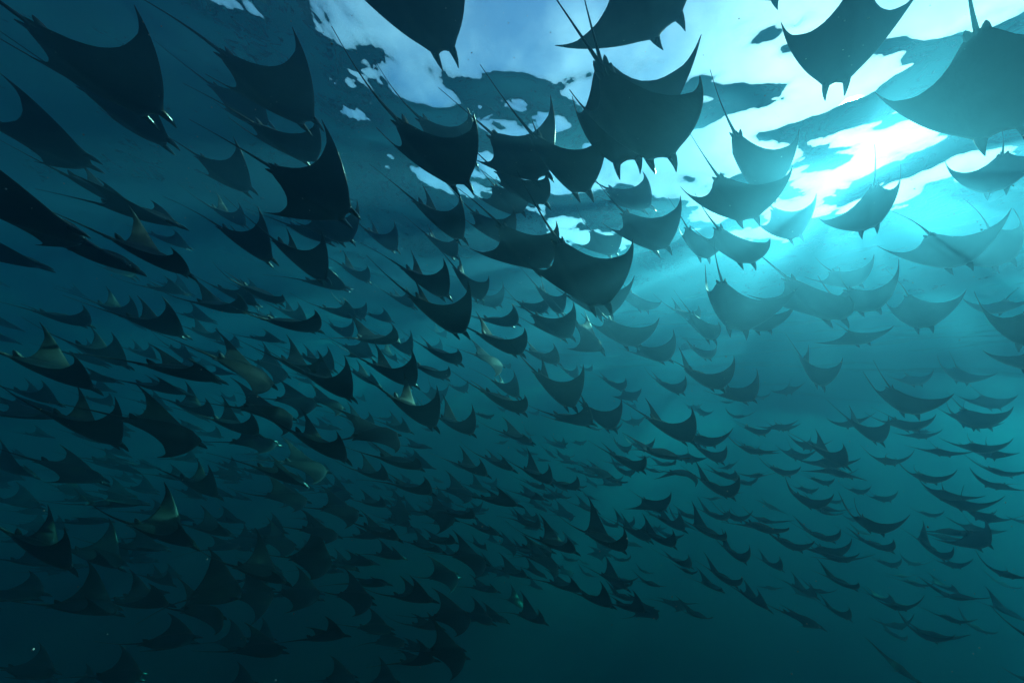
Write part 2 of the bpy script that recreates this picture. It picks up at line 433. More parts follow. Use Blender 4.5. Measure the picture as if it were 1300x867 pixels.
# world place, heading, pitch, bank, bend of left and right wing, disc width
RAYS = [
    (-2.711, 1.929, 1.774, 0.239, 0.033, -0.066, 0.550, 0.590, 1.100),
    (-3.758, 2.980, 2.326, 0.627, -0.137, 0.003, 0.550, 0.550, 1.100),
    (-2.026, 2.325, 2.204, 0.486, 0.056, 0.020, 0.550, 0.471, 1.100),
    (-3.643, 3.869, 3.389, 0.679, -0.089, 0.002, 0.550, 0.550, 1.100),
    (-2.304, 2.989, 2.288, 0.354, 0.186, 0.085, 0.550, 0.349, 1.100),
    (-0.868, 1.756, 2.467, 0.490, -0.109, 0.237, 0.297, -0.264, 1.100),
    (0.505, 1.644, 2.631, 0.800, 0.094, -0.265, 0.052, 0.550, 1.100),
    (0.444, 1.937, 2.016, 0.686, -0.597, 0.124, 1.155, 0.370, 1.050),
    (0.470, 1.597, 1.662, 0.875, -0.200, 0.427, 0.550, -0.292, 1.073),
    (0.177, 2.539, 2.092, 0.843, -0.168, 0.410, 1.240, 0.280, 1.202),
    (-0.165, 2.800, 2.337, 0.841, -0.033, -0.003, 0.550, 0.550, 1.073),
    (-0.126, 3.413, 2.476, 0.836, 0.004, 0.305, 0.550, -0.027, 1.133),
    (-0.330, 4.485, 3.043, 0.634, -0.085, 0.003, 0.550, 0.550, 1.100),
    (-0.704, 2.184, 1.739, 0.624, -0.062, 0.215, 0.550, 0.149, 1.100),
    (-0.885, 3.049, 2.606, 0.749, -0.039, 0.221, 0.550, 0.139, 1.100),
    (-0.962, 3.692, 2.135, 0.744, -0.149, 0.284, 1.495, 0.524, 1.100),
    (-1.345, 5.617, 2.807, 0.716, -0.145, 0.278, 1.138, 0.333, 1.100),
    (-0.443, 4.241, 2.454, 0.782, -0.152, 0.161, 0.550, 0.270, 1.100),
    (-0.018, 3.109, 1.646, 0.807, -0.236, 0.060, -0.083, -0.070, 1.100),
    (0.415, 2.488, 1.172, 0.860, -0.487, 0.136, 0.295, 0.000, 1.100),
    (0.959, 4.366, 1.741, 0.709, -0.320, 0.030, 0.550, 0.609, 1.100),
    (1.227, 4.187, 1.320, 0.825, -0.258, 0.133, 0.550, 0.335, 1.100),
    (2.095, 5.436, 1.469, 1.106, -0.152, -0.047, 0.550, 0.702, 1.100),
    (2.218, 4.274, 1.571, 1.105, -0.548, 0.342, 0.595, -0.126, 0.814),
    (2.519, 5.328, 2.107, 1.269, -0.185, 0.335, 1.254, 0.550, 0.814),
    (1.884, 3.134, 1.370, 0.761, -0.446, 0.355, 1.414, 0.550, 1.046),
    (2.526, 3.007, 1.494, 1.324, -0.448, 0.296, -0.065, -0.509, 1.109),
    (3.150, 3.213, 1.653, 1.068, -0.159, 0.027, 1.505, 1.349, 0.864),
    (2.483, 3.694, 1.504, 0.970, -0.219, 0.115, 0.550, 0.369, 0.814),
    (1.678, 2.750, 1.738, 1.027, -0.292, 0.399, 0.550, -0.239, 0.838),
    (1.827, 3.650, 2.276, 0.878, -0.361, 0.482, 0.929, 0.070, 0.838),
    (1.326, 2.156, 1.710, 0.981, -0.261, 0.229, 0.518, -0.084, 0.794),
    (1.830, 2.725, 2.531, 1.016, -0.493, 0.618, 1.064, 0.056, 1.100),
    (1.166, 3.396, 2.165, 1.032, -0.261, 0.155, 0.550, 0.320, 1.073),
    (1.231, 4.266, 3.166, 1.237, -0.081, 0.198, 0.550, 0.191, 1.100),
    (1.281, 5.736, 3.337, 0.975, -0.321, 0.095, 0.132, -0.040, 1.100),
    (1.776, 1.733, 2.634, 0.410, -0.617, -0.346, -0.201, 0.432, 0.880),
    (1.724, 2.162, 3.918, 0.774, 0.284, -0.001, 0.550, 0.550, 1.100),
    (1.563, 1.033, 1.438, 1.008, -0.614, 0.080, 0.844, 0.550, 0.682),
    (4.226, 2.852, 2.931, 0.813, -0.243, -0.136, 1.284, 0.550, 0.814),
    (3.424, 2.721, 1.948, 1.186, -0.286, 0.008, 0.661, 0.550, 0.814),
    (4.483, 3.146, 2.376, 1.073, -0.490, -0.383, 0.550, 1.502, 0.814),
    (2.919, 2.794, 2.314, 0.666, -0.348, -0.401, -0.058, 1.082, 0.814),
    (3.051, 3.958, 2.897, 1.207, -0.565, 0.046, 0.730, 0.550, 0.814),
    (3.999, 4.258, 2.453, 1.258, -0.182, 0.012, 0.550, 0.610, 0.814),
    (4.395, 3.838, 1.928, 1.134, -0.733, 0.087, 1.209, 0.434, 0.814),
    (3.721, 2.513, 1.251, 0.907, -0.318, 0.290, 1.273, 0.550, 0.814),
    (6.008, 4.070, 1.673, 0.771, -0.297, -0.088, 0.438, 0.550, 0.814),
    (7.270, 5.203, 2.893, 0.687, -0.092, -0.008, 0.635, 0.550, 0.814),
    (4.483, 4.671, 1.862, 1.052, -0.096, -0.089, -0.106, 0.037, 0.814),
    (4.899, 5.945, 1.680, 1.157, -0.658, 0.599, 1.529, 1.215, 1.100),
    (9.847, 7.919, 2.633, 0.966, -0.347, 0.388, 1.141, 0.463, 1.100),
    (11.337, 10.224, 3.046, 1.108, -0.243, -0.064, 0.737, 0.699, 1.100),
    (5.387, 5.047, 1.189, 1.095, -0.412, 0.239, 1.135, 0.420, 1.100),
    (8.519, 6.734, 1.453, 1.250, -0.403, -0.095, 1.014, 0.174, 1.100),
    (12.340, 9.386, 2.507, 1.221, -0.379, -0.035, 0.552, 0.270, 1.100),
    (6.433, 6.713, 0.949, 1.452, -0.522, 0.267, 1.518, 1.115, 1.100),
    (7.707, 7.212, 1.244, 1.179, -0.195, 0.015, 0.550, 0.562, 1.100),
    (12.271, 11.077, 1.661, 1.029, -0.165, -0.102, 0.267, 0.379, 1.100),
    (5.773, 6.756, 0.437, 1.637, -0.470, 0.229, 1.500, 0.938, 1.100),
    (6.931, 8.087, 0.359, 0.879, -0.285, -0.114, 0.119, 0.241, 1.100),
    (6.598, 7.498, 0.193, 1.147, -0.187, 0.065, -0.459, -0.294, 1.100),
    (8.917, 8.780, 0.631, 0.872, -0.171, -0.027, 1.224, 0.919, 1.100),
    (8.688, 7.844, 0.330, 1.098, -0.228, 0.032, 1.297, 0.710, 1.100),
    (10.978, 8.417, 0.705, 1.318, -0.163, 0.146, 0.923, 0.550, 1.100),
    (9.920, 7.842, 1.088, 1.125, -0.220, -0.040, 0.564, 0.558, 1.100),
    (13.410, 14.476, -0.205, 1.070, -0.288, -0.100, 0.823, 0.750, 1.100),
    (5.976, 7.549, -0.422, 1.109, -0.357, 0.038, 1.501, 0.701, 1.100),
    (5.885, 6.195, -0.559, 1.034, -0.373, 0.057, 1.506, 0.921, 1.100),
    (8.938, 7.304, -0.660, 1.192, -0.422, -0.664, 0.550, 1.511, 1.100),
    (9.471, 8.627, -1.085, 1.351, -0.452, 0.649, 1.547, 1.508, 1.100),
    (8.283, 8.625, -1.180, 1.457, -0.210, 0.016, 0.779, 0.808, 1.100),
    (7.792, 9.003, -2.076, 1.430, -0.261, 0.068, 1.060, 0.628, 1.100),
    (9.176, 8.665, -2.761, 1.130, -0.341, -0.015, 1.407, 0.722, 1.100),
    (14.126, 14.304, -4.671, 1.481, -0.321, 0.069, 1.031, 0.775, 1.100),
    (6.903, 8.404, -1.126, 1.240, -0.216, -0.018, 1.116, 0.794, 1.100),
    (5.485, 7.425, -1.198, 1.136, -0.307, 0.015, 0.938, 0.633, 1.100),
    (12.370, 12.554, -2.195, 1.341, -0.270, -0.163, 0.699, 0.658, 1.100),
    (12.504, 11.932, -2.508, 1.264, -0.205, -0.127, 0.227, 0.312, 1.100),
    (8.734, 11.259, -2.934, 1.727, -0.308, -0.017, 1.308, 1.109, 1.100),
    (12.237, 12.636, -3.213, 1.800, -0.170, -0.123, 0.817, 0.782, 1.100),
    (9.859, 11.542, -3.425, 1.538, -0.380, -0.092, 1.129, 0.843, 1.100),
    (6.460, 8.426, -2.699, 1.910, -0.152, 0.004, -0.015, -0.010, 1.100),
    (13.649, 12.137, -2.533, 1.895, -0.243, 0.064, 0.778, 0.760, 1.100),
    (12.644, 9.945, -2.435, 1.502, -0.227, 0.319, 1.336, 0.550, 1.100),
    (14.529, 12.242, -3.516, 1.323, -0.308, 0.164, 1.455, 0.649, 1.100),
    (17.780, 13.982, -2.574, 1.370, -0.214, 0.125, 1.037, 0.466, 1.100),
    (15.236, 13.809, -0.636, 1.206, -0.218, -0.029, 0.770, 0.615, 1.100),
    (3.826, 7.098, -1.133, 1.251, -0.280, 0.200, 1.501, 0.673, 1.100),
    (3.061, 8.404, -1.568, 1.356, -0.349, -0.128, 1.191, 1.175, 1.133),
    (3.839, 8.558, -1.309, 1.456, -0.306, -0.036, 1.308, 1.089, 1.100),
    (3.142, 7.457, -1.431, 1.239, -0.309, -0.017, 1.385, 0.795, 1.073),
    (4.983, 10.523, -2.486, 1.351, -0.277, -0.161, 0.690, 0.733, 1.100),
    (4.811, 8.299, -2.133, 1.239, -0.398, 0.035, 1.185, 0.607, 1.100),
    (5.957, 10.794, -3.006, 1.407, -0.222, 0.074, 0.954, 0.600, 1.100),
    (2.794, 8.797, -2.609, 1.419, -0.328, 0.102, 1.336, 0.920, 1.100),
    (2.238, 8.002, -2.742, 1.414, -0.231, -0.308, 0.550, 1.188, 1.100),
    (3.111, 8.626, -3.001, 1.404, -0.116, -0.323, 0.550, 1.225, 1.100),
    (5.218, 11.203, -3.672, 1.679, -0.059, -0.052, -0.165, -0.033, 1.100),
    (6.168, 9.435, -2.780, 1.818, -0.377, -0.031, 1.093, 1.077, 1.100),
    (8.711, 12.467, -2.665, 1.481, -0.321, -0.094, 1.349, 1.100, 1.100),
    (5.460, 9.027, -1.812, 1.228, -0.444, 0.165, 1.518, 1.234, 1.100),
    (5.303, 9.483, -1.145, 1.186, -0.223, -0.011, 1.300, 0.815, 1.100),
    (1.472, 5.156, -1.089, 1.111, -0.283, 0.226, 1.531, 1.286, 1.100),
    (3.231, 7.996, -0.923, 1.051, -0.331, -0.355, -0.180, 0.433, 1.100),
    (4.427, 6.564, -0.873, 1.173, -0.202, -0.108, -0.046, 0.138, 1.100),
    (1.077, 6.173, -1.468, 1.204, -0.210, -0.012, 1.323, 0.828, 1.100),
    (1.039, 8.153, -2.043, 1.336, -0.046, -0.049, 0.490, 0.550, 1.133),
    (-0.867, 7.535, -1.557, 1.081, -0.112, 0.318, 0.550, -0.041, 1.133),
    (-0.190, 6.667, -1.946, 0.976, -0.189, 0.260, 0.550, 0.059, 1.100),
    (0.695, 8.715, -2.694, 1.110, -0.184, -0.049, 0.959, 0.788, 1.100),
    (-0.006, 8.106, -1.825, 1.212, -0.225, -0.074, 0.542, 0.480, 1.100),
    (-1.018, 7.697, -2.155, 0.976, -0.233, -0.034, 0.731, 0.591, 1.100),
    (-0.843, 8.327, -2.191, 0.904, -0.102, -0.117, 0.550, 0.779, 1.100),
    (1.054, 7.175, -1.971, 0.987, -0.215, 0.247, 0.550, 0.083, 1.073),
    (1.532, 7.516, -2.423, 1.334, -0.155, -0.134, 0.550, 0.838, 1.100),
    (1.148, 8.610, -3.415, 1.199, -0.234, -0.018, 1.319, 1.213, 1.100),
    (1.285, 13.820, -5.078, 1.130, -0.218, 0.263, 1.060, 0.550, 1.100),
    (-0.329, 6.706, -2.793, 1.033, -0.072, 0.161, 0.550, 0.252, 1.100),
    (0.136, 9.289, -3.818, 1.348, -0.189, 0.064, 0.699, 0.550, 1.073),
    (0.460, 9.940, -4.041, 1.288, -0.171, -0.062, 0.466, 0.550, 1.133),
    (-0.929, 6.449, -2.514, 1.244, -0.086, -0.260, 0.863, 1.218, 1.100),
    (-0.684, 8.413, -2.832, 0.889, -0.037, 0.212, 0.550, 0.160, 1.100),
    (0.167, 9.674, -3.396, 1.084, -0.147, -0.145, 0.649, 0.710, 1.100),
    (-0.887, 8.534, -3.769, 1.171, -0.124, -0.276, 0.550, 1.061, 1.100),
    (-1.321, 11.059, -5.387, 1.109, -0.093, -0.256, 0.550, 1.032, 1.100),
    (2.604, 10.717, -1.561, 1.189, -0.192, 0.087, 0.843, 0.589, 1.100),
    (0.858, 8.614, -1.712, 1.071, -0.222, -0.057, 0.785, 0.666, 1.100),
    (-0.479, 7.107, -1.422, 0.923, -0.131, -0.131, 0.542, 0.502, 1.073),
    (-2.511, 4.993, -1.916, 0.700, -0.384, 0.044, 1.482, 0.673, 1.100),
    (-2.495, 6.339, -2.156, 0.814, -0.185, 0.489, 1.507, 0.524, 1.100),
    (-3.548, 7.043, -3.000, 0.586, -0.121, 0.365, 0.550, -0.110, 1.100),
    (-2.817, 7.039, -2.908, 1.120, -0.125, 0.186, 0.538, 0.169, 1.100),
    (-1.488, 5.957, -1.568, 0.878, -0.316, -0.063, 0.623, 0.497, 1.100),
    (-2.596, 9.286, -1.877, 0.799, -0.160, -0.055, 0.900, 0.806, 1.100),
    (-2.269, 6.395, -1.457, 0.647, -0.133, 0.261, 0.550, 0.063, 1.100),
    (-2.903, 5.924, -1.281, 0.559, -0.123, 0.216, 0.550, 0.144, 1.100),
    (-1.892, 8.713, -2.704, 1.016, -0.121, -0.103, 0.876, 0.974, 1.100),
    (-2.982, 9.273, -3.185, 1.060, -0.231, -0.003, 0.559, 0.550, 1.100),
    (-2.342, 8.194, -2.733, 1.073, -0.041, -0.176, 0.550, 0.879, 1.100),
    (-1.868, 6.792, -2.750, 0.951, -0.237, 0.209, 0.550, 0.147, 1.073),
    (-1.933, 7.761, -2.891, 0.996, -0.072, -0.220, 0.144, 0.550, 1.133),
    (-1.767, 8.146, -3.751, 1.266, -0.102, -0.019, 0.525, 0.550, 1.100),
    (-2.286, 7.084, -3.472, 0.969, -0.051, -0.376, 0.550, 1.194, 1.100),
    (-4.446, 6.917, -2.136, 0.677, -0.284, 0.051, 0.882, 0.825, 1.100),
    (-3.168, 5.368, -2.324, 0.421, -0.035, 0.521, 1.558, 1.505, 1.100),
    (-5.483, 9.104, -3.105, 0.654, -0.001, 0.002, 0.550, 0.550, 1.100),
    (-5.515, 10.501, -5.486, 0.922, -0.132, 0.200, 0.854, 0.550, 1.100),
    (-5.350, 11.586, -5.933, 1.019, -0.247, 0.254, 0.911, 0.550, 1.100),
    (-3.550, 7.387, -2.322, 0.646, -0.291, 0.254, 0.550, 0.066, 1.100),
    (-2.538, 6.467, -1.815, 0.703, -0.210, 0.089, 0.628, 0.070, 1.100),
    (-1.957, 9.306, -2.192, 0.844, -0.238, 0.061, 1.118, 0.827, 1.100),
    (-3.251, 4.325, -1.431, 0.557, -0.414, 0.162, 1.515, 0.971, 1.100),
    (-5.781, 6.554, -1.841, 0.761, 0.005, -0.022, 0.508, 0.550, 1.100),
    (-5.181, 5.891, -2.343, 0.780, -0.426, 0.219, 1.257, 1.213, 1.100),
    (-4.242, 4.204, -1.687, 0.580, -0.649, -0.069, 1.203, 0.817, 1.100),
    (-6.008, 5.795, -2.871, 1.239, -0.015, -0.029, 0.469, 0.550, 1.100),
    (-4.301, 4.964, -2.477, 0.696, -0.295, 0.025, 1.501, 0.961, 1.100),
    (-4.207, 5.611, -2.666, 0.664, -0.258, -0.252, 1.504, 0.914, 1.100),
    (-5.464, 6.923, -2.518, 0.796, -0.143, -0.001, 0.550, 0.550, 1.100),
    (-4.348, 6.562, -3.535, 1.137, 0.008, 0.013, 0.547, 0.550, 1.100),
    (-3.471, 5.694, -2.710, 0.290, -0.390, 0.244, 0.550, 0.090, 1.100),
    (-10.034, 14.155, -5.843, 0.971, -0.155, 0.034, 0.613, 0.550, 1.100),
    (-9.206, 11.780, -4.614, 0.744, -0.089, -0.000, 0.550, 0.550, 1.100),
    (-5.628, 7.557, -4.648, 0.951, -0.198, 0.085, 0.695, 0.550, 1.100),
    (-8.976, 11.030, -7.093, 0.964, -0.213, 0.126, 0.753, 0.550, 1.100),
    (-6.441, 6.906, -4.338, 1.023, -0.298, -0.048, 0.482, 0.550, 1.100),
    (-1.793, 10.263, -5.772, 1.168, -0.097, 0.236, 0.969, 0.550, 1.100),
    (-0.802, 7.256, -3.712, 1.091, -0.045, -0.402, 0.550, 1.261, 1.100),
    (-0.314, 6.675, -3.248, 0.992, -0.195, 0.206, 0.550, 0.156, 1.100),
    (-2.398, 8.851, -4.999, 1.015, -0.133, 0.024, 0.607, 0.550, 1.100),
    (-1.568, 8.790, -4.238, 0.851, -0.189, -0.003, 0.550, 0.550, 1.100),
    (-3.032, 6.588, -3.503, 0.864, -0.169, -0.003, 0.550, 0.550, 1.100),
    (-5.106, 10.618, -6.400, 0.930, -0.134, 0.200, 0.851, 0.550, 1.100),
    (-8.947, 8.115, -2.501, 0.657, -0.227, 0.154, 0.802, 0.550, 1.100),
    (-3.892, 3.814, -0.482, 0.391, -0.418, -0.034, 1.510, 1.006, 1.100),
    (-6.121, 5.251, -0.580, 0.340, 0.051, 0.066, 0.550, 0.421, 1.100),
    (-4.122, 3.564, -0.005, 0.304, -0.281, 0.157, 1.482, 0.775, 1.100),
    (-5.636, 5.339, 0.316, 0.472, -0.268, 0.024, 1.425, 1.075, 1.100),
    (-3.184, 3.817, 0.166, 0.526, -0.044, -0.039, 1.037, 0.270, 1.100),
    (-6.862, 6.474, 1.163, 0.316, -0.141, 0.118, 1.511, 1.117, 1.100),
    (-6.673, 5.617, 0.782, 0.129, -0.022, -0.054, 0.550, 0.604, 1.100),
    (-4.334, 4.572, 0.700, 0.511, -0.086, -0.014, 1.516, 1.066, 1.100),
    (-3.124, 3.037, 1.045, 0.288, -0.046, 0.225, 1.514, 0.412, 1.046),
    (-3.850, 3.302, 1.070, 1.564, -0.145, -0.104, 0.341, 0.550, 1.167),
    (-3.837, 3.451, 1.614, 1.272, -0.013, 0.239, 0.932, 0.550, 1.100),
    (-4.753, 3.840, 1.990, 0.461, -0.051, 0.195, 0.996, 0.144, 1.100),
    (-4.292, 2.938, 1.907, 0.908, 0.005, -0.139, 0.291, 0.550, 1.100),
    (-3.269, 2.301, 0.940, 1.152, -0.082, -0.172, 0.222, 0.550, 1.100),
    (-5.519, 3.838, 1.098, 0.811, 0.064, -0.002, 0.550, 0.550, 1.100),
    (-6.944, 6.968, 2.786, 0.476, 0.054, 0.050, 0.550, 0.444, 1.100),
    (-18.867, 13.421, 2.850, 0.748, -0.097, -0.000, 0.550, 0.550, 1.100),
    (-6.947, 7.282, 1.867, 0.590, 0.161, 0.010, 0.742, 0.712, 1.100),
    (-3.861, 4.862, 1.119, 0.335, 0.162, 0.031, 1.505, 0.692, 1.100),
    (-6.445, 7.931, 1.205, 0.311, -0.070, 0.209, 1.163, 0.771, 1.100),
    (-9.488, 9.942, 0.774, 0.403, -0.147, 0.057, 1.225, 1.073, 1.100),
    (-8.230, 10.527, 1.077, 0.338, 0.030, 0.017, 0.550, 0.502, 1.100),
    (-2.510, 3.676, 0.263, 0.386, -0.192, 0.404, 0.550, -0.184, 1.100),
    (-12.908, 9.695, 1.006, 0.737, -0.162, 0.000, 0.550, 0.550, 1.100),
    (-11.894, 8.964, 0.600, 0.746, -0.109, -0.000, 0.550, 0.550, 1.100),
    (-7.798, 7.470, 0.002, 0.737, -0.039, 0.000, 0.550, 0.550, 1.100),
    (-5.162, 5.911, -0.017, 0.733, -0.067, 0.000, 0.550, 0.550, 1.100),
    (-4.932, 6.358, -0.267, 0.455, -0.234, 0.115, 1.504, 0.846, 1.100),
    (-3.538, 5.343, -0.377, 0.493, -0.236, 0.020, 1.460, 0.805, 1.100),
    (-2.951, 3.544, -0.360, 0.400, -0.231, 0.359, 0.550, -0.110, 1.100),
    (-4.996, 4.932, -1.103, 0.665, -0.339, 0.160, 0.342, -0.007, 1.100),
    (-8.008, 8.615, -1.628, 0.739, -0.081, 0.000, 0.550, 0.550, 1.100),
    (-4.053, 5.754, -1.264, 0.796, -0.432, -0.070, 1.202, 1.106, 1.100),
    (-8.584, 11.233, -1.816, 0.371, 0.021, -0.237, 0.550, 0.928, 1.100),
    (-7.668, 6.641, -1.579, 1.279, -0.218, -0.390, 0.550, 1.101, 1.100),
    (-9.061, 10.909, -2.651, 0.769, -0.190, 0.199, 0.868, 0.550, 1.100),
    (-10.823, 10.657, -0.583, 0.263, -0.219, -0.103, 0.550, 0.706, 1.100),
    (-13.223, 15.110, -1.158, 0.693, -0.189, -0.102, 0.953, 1.071, 1.100),
    (-7.980, 6.819, -0.450, 0.499, -0.262, -0.053, 1.008, 0.859, 1.100),
    (-7.880, 10.144, -0.874, 0.725, -0.085, 0.000, 0.550, 0.550, 1.100),
    (-1.051, 3.977, 1.517, 0.787, -0.179, 0.176, 1.450, 0.633, 1.100),
    (-0.701, 3.308, 0.963, 0.734, -0.244, 0.069, 1.408, 0.695, 1.100),
    (-0.708, 4.834, 1.911, 0.607, -0.358, 0.348, 1.396, 0.240, 1.100),
    (-0.596, 7.583, 2.696, 0.629, -0.029, -0.170, 0.550, 0.842, 1.100),
    (-1.697, 2.626, 1.605, 0.827, -0.133, -0.225, 0.117, 0.550, 1.100),
    (-3.911, 4.285, 2.710, 0.610, -0.136, -0.083, 0.550, 0.685, 1.100),
    (-5.382, 6.239, 3.119, 0.387, -0.001, 0.226, 1.502, 0.778, 1.100),
    (-3.234, 4.126, 1.735, 0.678, -0.252, -0.025, 1.130, 0.937, 1.100),
    (-2.347, 3.777, 1.489, 0.562, -0.275, 0.091, 1.420, 0.667, 1.100),
    (-3.139, 5.108, 2.465, 0.852, 0.034, -0.003, 0.550, 0.550, 1.100),
    (-2.471, 4.386, 2.216, 0.279, -0.003, -0.141, 0.550, 0.727, 1.100),
    (-2.421, 5.863, 2.882, 0.660, -0.120, 0.179, 1.463, 0.828, 1.100),
    (-3.132, 6.738, 2.566, 0.506, -0.069, 0.282, 1.355, 0.657, 1.100),
    (-3.020, 5.657, 1.903, 0.907, 0.147, -0.004, 0.550, 0.550, 1.100),
    (-4.737, 6.215, 1.659, 0.671, -0.135, 0.002, 0.550, 0.550, 1.100),
    (-3.567, 5.076, 1.433, 0.211, -0.000, 0.188, 0.550, 0.199, 1.100),
    (-2.540, 4.274, 0.890, 0.353, 0.117, -0.022, 0.550, 0.557, 1.100),
    (-4.487, 7.466, 1.764, 0.685, -0.141, 0.094, 1.335, 0.686, 1.100),
    (-3.108, 6.498, 1.700, 0.788, 0.022, -0.001, 0.550, 0.550, 1.100),
    (-3.540, 7.951, 2.151, 0.464, -0.209, 0.097, 1.051, 0.662, 1.100),
    (-4.037, 8.720, 1.836, 0.502, -0.223, -0.016, 1.129, 0.899, 1.100),
    (-3.341, 9.089, 2.388, 0.857, -0.015, 0.019, 0.550, 0.522, 1.100),
    (-2.393, 7.508, 2.403, 0.929, -0.177, 0.179, 1.002, 0.744, 1.100),
    (-1.790, 4.907, 0.982, 0.544, 0.218, 0.043, 1.476, 0.705, 1.100),
    (-2.171, 7.253, 1.384, 0.714, -0.254, 0.235, 1.518, 1.425, 1.100),
    (-1.339, 4.451, 0.506, 0.697, -0.201, 0.027, 1.502, 0.908, 1.100),
    (-2.766, 7.510, 0.715, 0.810, -0.259, 0.219, 0.943, 0.550, 1.100),
    (-3.208, 7.973, 1.308, 1.001, -0.168, -0.257, 0.060, 0.550, 1.100),
    (-2.539, 4.734, 0.452, 0.561, -0.180, 0.099, 1.501, 0.739, 1.133),
    (-1.963, 4.271, 0.272, 0.722, -0.312, 0.054, 1.505, 1.152, 1.073),
    (-4.220, 6.867, 0.603, 0.406, -0.140, 0.536, 0.856, -0.267, 1.100),
    (-3.271, 6.520, 0.765, 0.656, -0.202, 0.035, 1.146, 0.884, 1.100),
    (-5.552, 8.521, 1.366, 0.795, 0.120, -0.008, 0.550, 0.562, 1.100),
    (-7.849, 10.509, 1.405, 0.430, 0.022, -0.131, 0.550, 0.746, 1.100),
    (-3.163, 5.996, 0.074, 0.672, 0.073, 0.378, 0.550, -0.134, 1.073),
    (-3.105, 6.902, 0.139, 0.486, -0.069, 0.335, 0.550, -0.064, 1.133),
    (-2.591, 4.348, -0.104, 0.318, -0.019, 0.339, 0.550, -0.062, 1.100),
    (-3.669, 6.086, -0.616, 0.600, 0.051, 0.239, 0.550, 0.110, 1.100),
    (-1.805, 4.076, -0.358, 0.672, -0.368, 0.038, 1.093, 0.502, 1.100),
    (-2.598, 5.005, -0.843, 0.996, -0.276, -0.006, 0.544, 0.550, 1.046),
    (-2.688, 5.776, -0.797, 0.514, -0.128, 0.294, 0.550, 0.008, 1.167),
    (-2.663, 7.459, -0.124, 0.711, -0.187, 0.056, 1.195, 0.748, 1.100),
    (-2.117, 8.194, -0.141, 0.974, -0.166, 0.082, 1.094, 0.873, 1.100),
    (-1.423, 4.533, -0.194, 0.521, 0.185, 0.251, 0.550, 0.101, 1.100),
    (-2.107, 7.091, -0.971, 0.810, -0.205, 0.010, 1.185, 0.896, 1.100),
    (-1.217, 5.103, -0.513, 0.713, -0.162, 0.029, 0.550, 0.497, 1.100),
    (-1.167, 6.070, -0.952, 0.842, -0.178, -0.093, 0.550, 0.730, 1.100),
    (-0.924, 4.028, 0.106, 0.780, -0.392, 0.113, 1.514, 0.997, 1.100),
    (-0.630, 5.500, 0.041, 0.804, -0.246, 0.125, 1.507, 1.312, 1.100),
    (0.512, 4.052, 0.543, 0.988, -0.479, 0.114, 1.509, 0.801, 1.100),
    (1.429, 5.729, 0.454, 1.048, -0.432, 0.005, 1.330, 0.673, 1.167),
    (-0.009, 4.432, 0.371, 0.871, -0.230, 0.127, 0.550, 0.327, 1.100),
    (0.010, 7.382, 0.875, 1.194, -0.380, -0.035, 1.264, 0.924, 1.100),
    (0.334, 7.268, 0.008, 1.128, -0.138, 0.192, 0.933, 0.550, 1.100),
    (0.950, 5.205, 0.332, 1.146, -0.075, -0.143, 0.300, 0.550, 1.046),
    (0.716, 6.715, -0.580, 1.083, -0.307, 0.143, 1.506, 1.029, 1.100),
    (-0.370, 6.688, -0.616, 1.052, -0.229, 0.048, 1.175, 0.790, 1.073),
    (-0.622, 7.950, -1.193, 0.963, -0.102, 0.287, 0.809, 0.164, 1.100),
    (0.148, 6.262, -0.987, 1.413, -0.054, -0.127, 0.550, 0.800, 1.100),
    (2.390, 9.102, -0.497, 1.518, -0.175, 0.202, 0.272, -0.125, 1.100),
    (2.041, 6.165, -0.147, 1.151, -0.301, 0.026, 0.801, 0.449, 1.100),
    (0.069, 7.316, -0.510, 1.286, -0.251, 0.021, 0.550, 0.535, 1.133),
    (1.455, 8.038, -0.800, 1.037, -0.148, -0.088, 0.550, 0.747, 1.100),
    (0.947, 9.224, -1.244, 1.313, -0.097, 0.001, 0.681, 0.601, 1.100),
    (-0.132, 4.090, 0.968, 0.827, -0.114, 0.125, 1.329, 0.499, 1.100),
    (-0.953, 5.320, 0.977, 0.773, -0.145, 0.121, 0.792, 0.272, 1.100),
    (-1.191, 5.878, 0.799, 0.608, -0.096, 0.118, 0.550, 0.332, 1.100),
    (0.474, 4.638, 1.419, 0.970, -0.217, 0.011, 0.550, 0.590, 1.100),
    (0.525, 5.991, 2.279, 0.891, -0.425, 0.323, 1.337, 0.407, 1.100),
    (1.114, 5.466, 1.619, 1.247, -0.523, 0.763, 0.443, -0.797, 1.100),
    (0.297, 6.724, 2.377, 0.833, 0.028, -0.002, 0.550, 0.550, 1.100),
    (0.537, 6.132, 1.335, 1.084, -0.138, 0.131, 1.043, 0.575, 1.100),
    (-0.365, 6.341, 1.210, 0.769, -0.012, 0.495, 0.550, -0.351, 1.100),
    (-0.229, 5.524, 1.653, 0.897, 0.138, -0.004, 0.550, 0.550, 1.100),
    (2.546, 8.934, 1.521, 1.082, -0.241, 0.182, 0.902, 0.529, 1.100),
    (2.471, 4.706, 1.033, 1.083, -0.220, 0.165, 1.504, 0.981, 1.100),
    (3.276, 7.526, 1.391, 1.170, -0.223, 0.121, 1.095, 0.729, 1.100),
    (3.957, 6.353, 1.215, 1.169, -0.232, -0.195, 0.550, 1.092, 1.100),
    (3.414, 6.600, 1.930, 1.081, -0.297, 0.251, 1.086, 0.405, 0.814),
    (2.029, 6.075, 2.527, 0.755, -0.176, 0.315, 0.550, -0.043, 1.100),
    (2.069, 4.739, 0.345, 1.256, -0.326, 0.010, 1.503, 0.704, 1.100),
    (3.808, 10.422, 0.202, 0.885, -0.227, -0.105, 1.037, 0.764, 1.100),
    (2.155, 5.160, 0.047, 1.011, -0.032, 0.134, 0.550, 0.304, 1.100),
    (3.606, 6.791, 0.395, 0.777, -0.201, -0.062, 0.550, 0.700, 1.100),
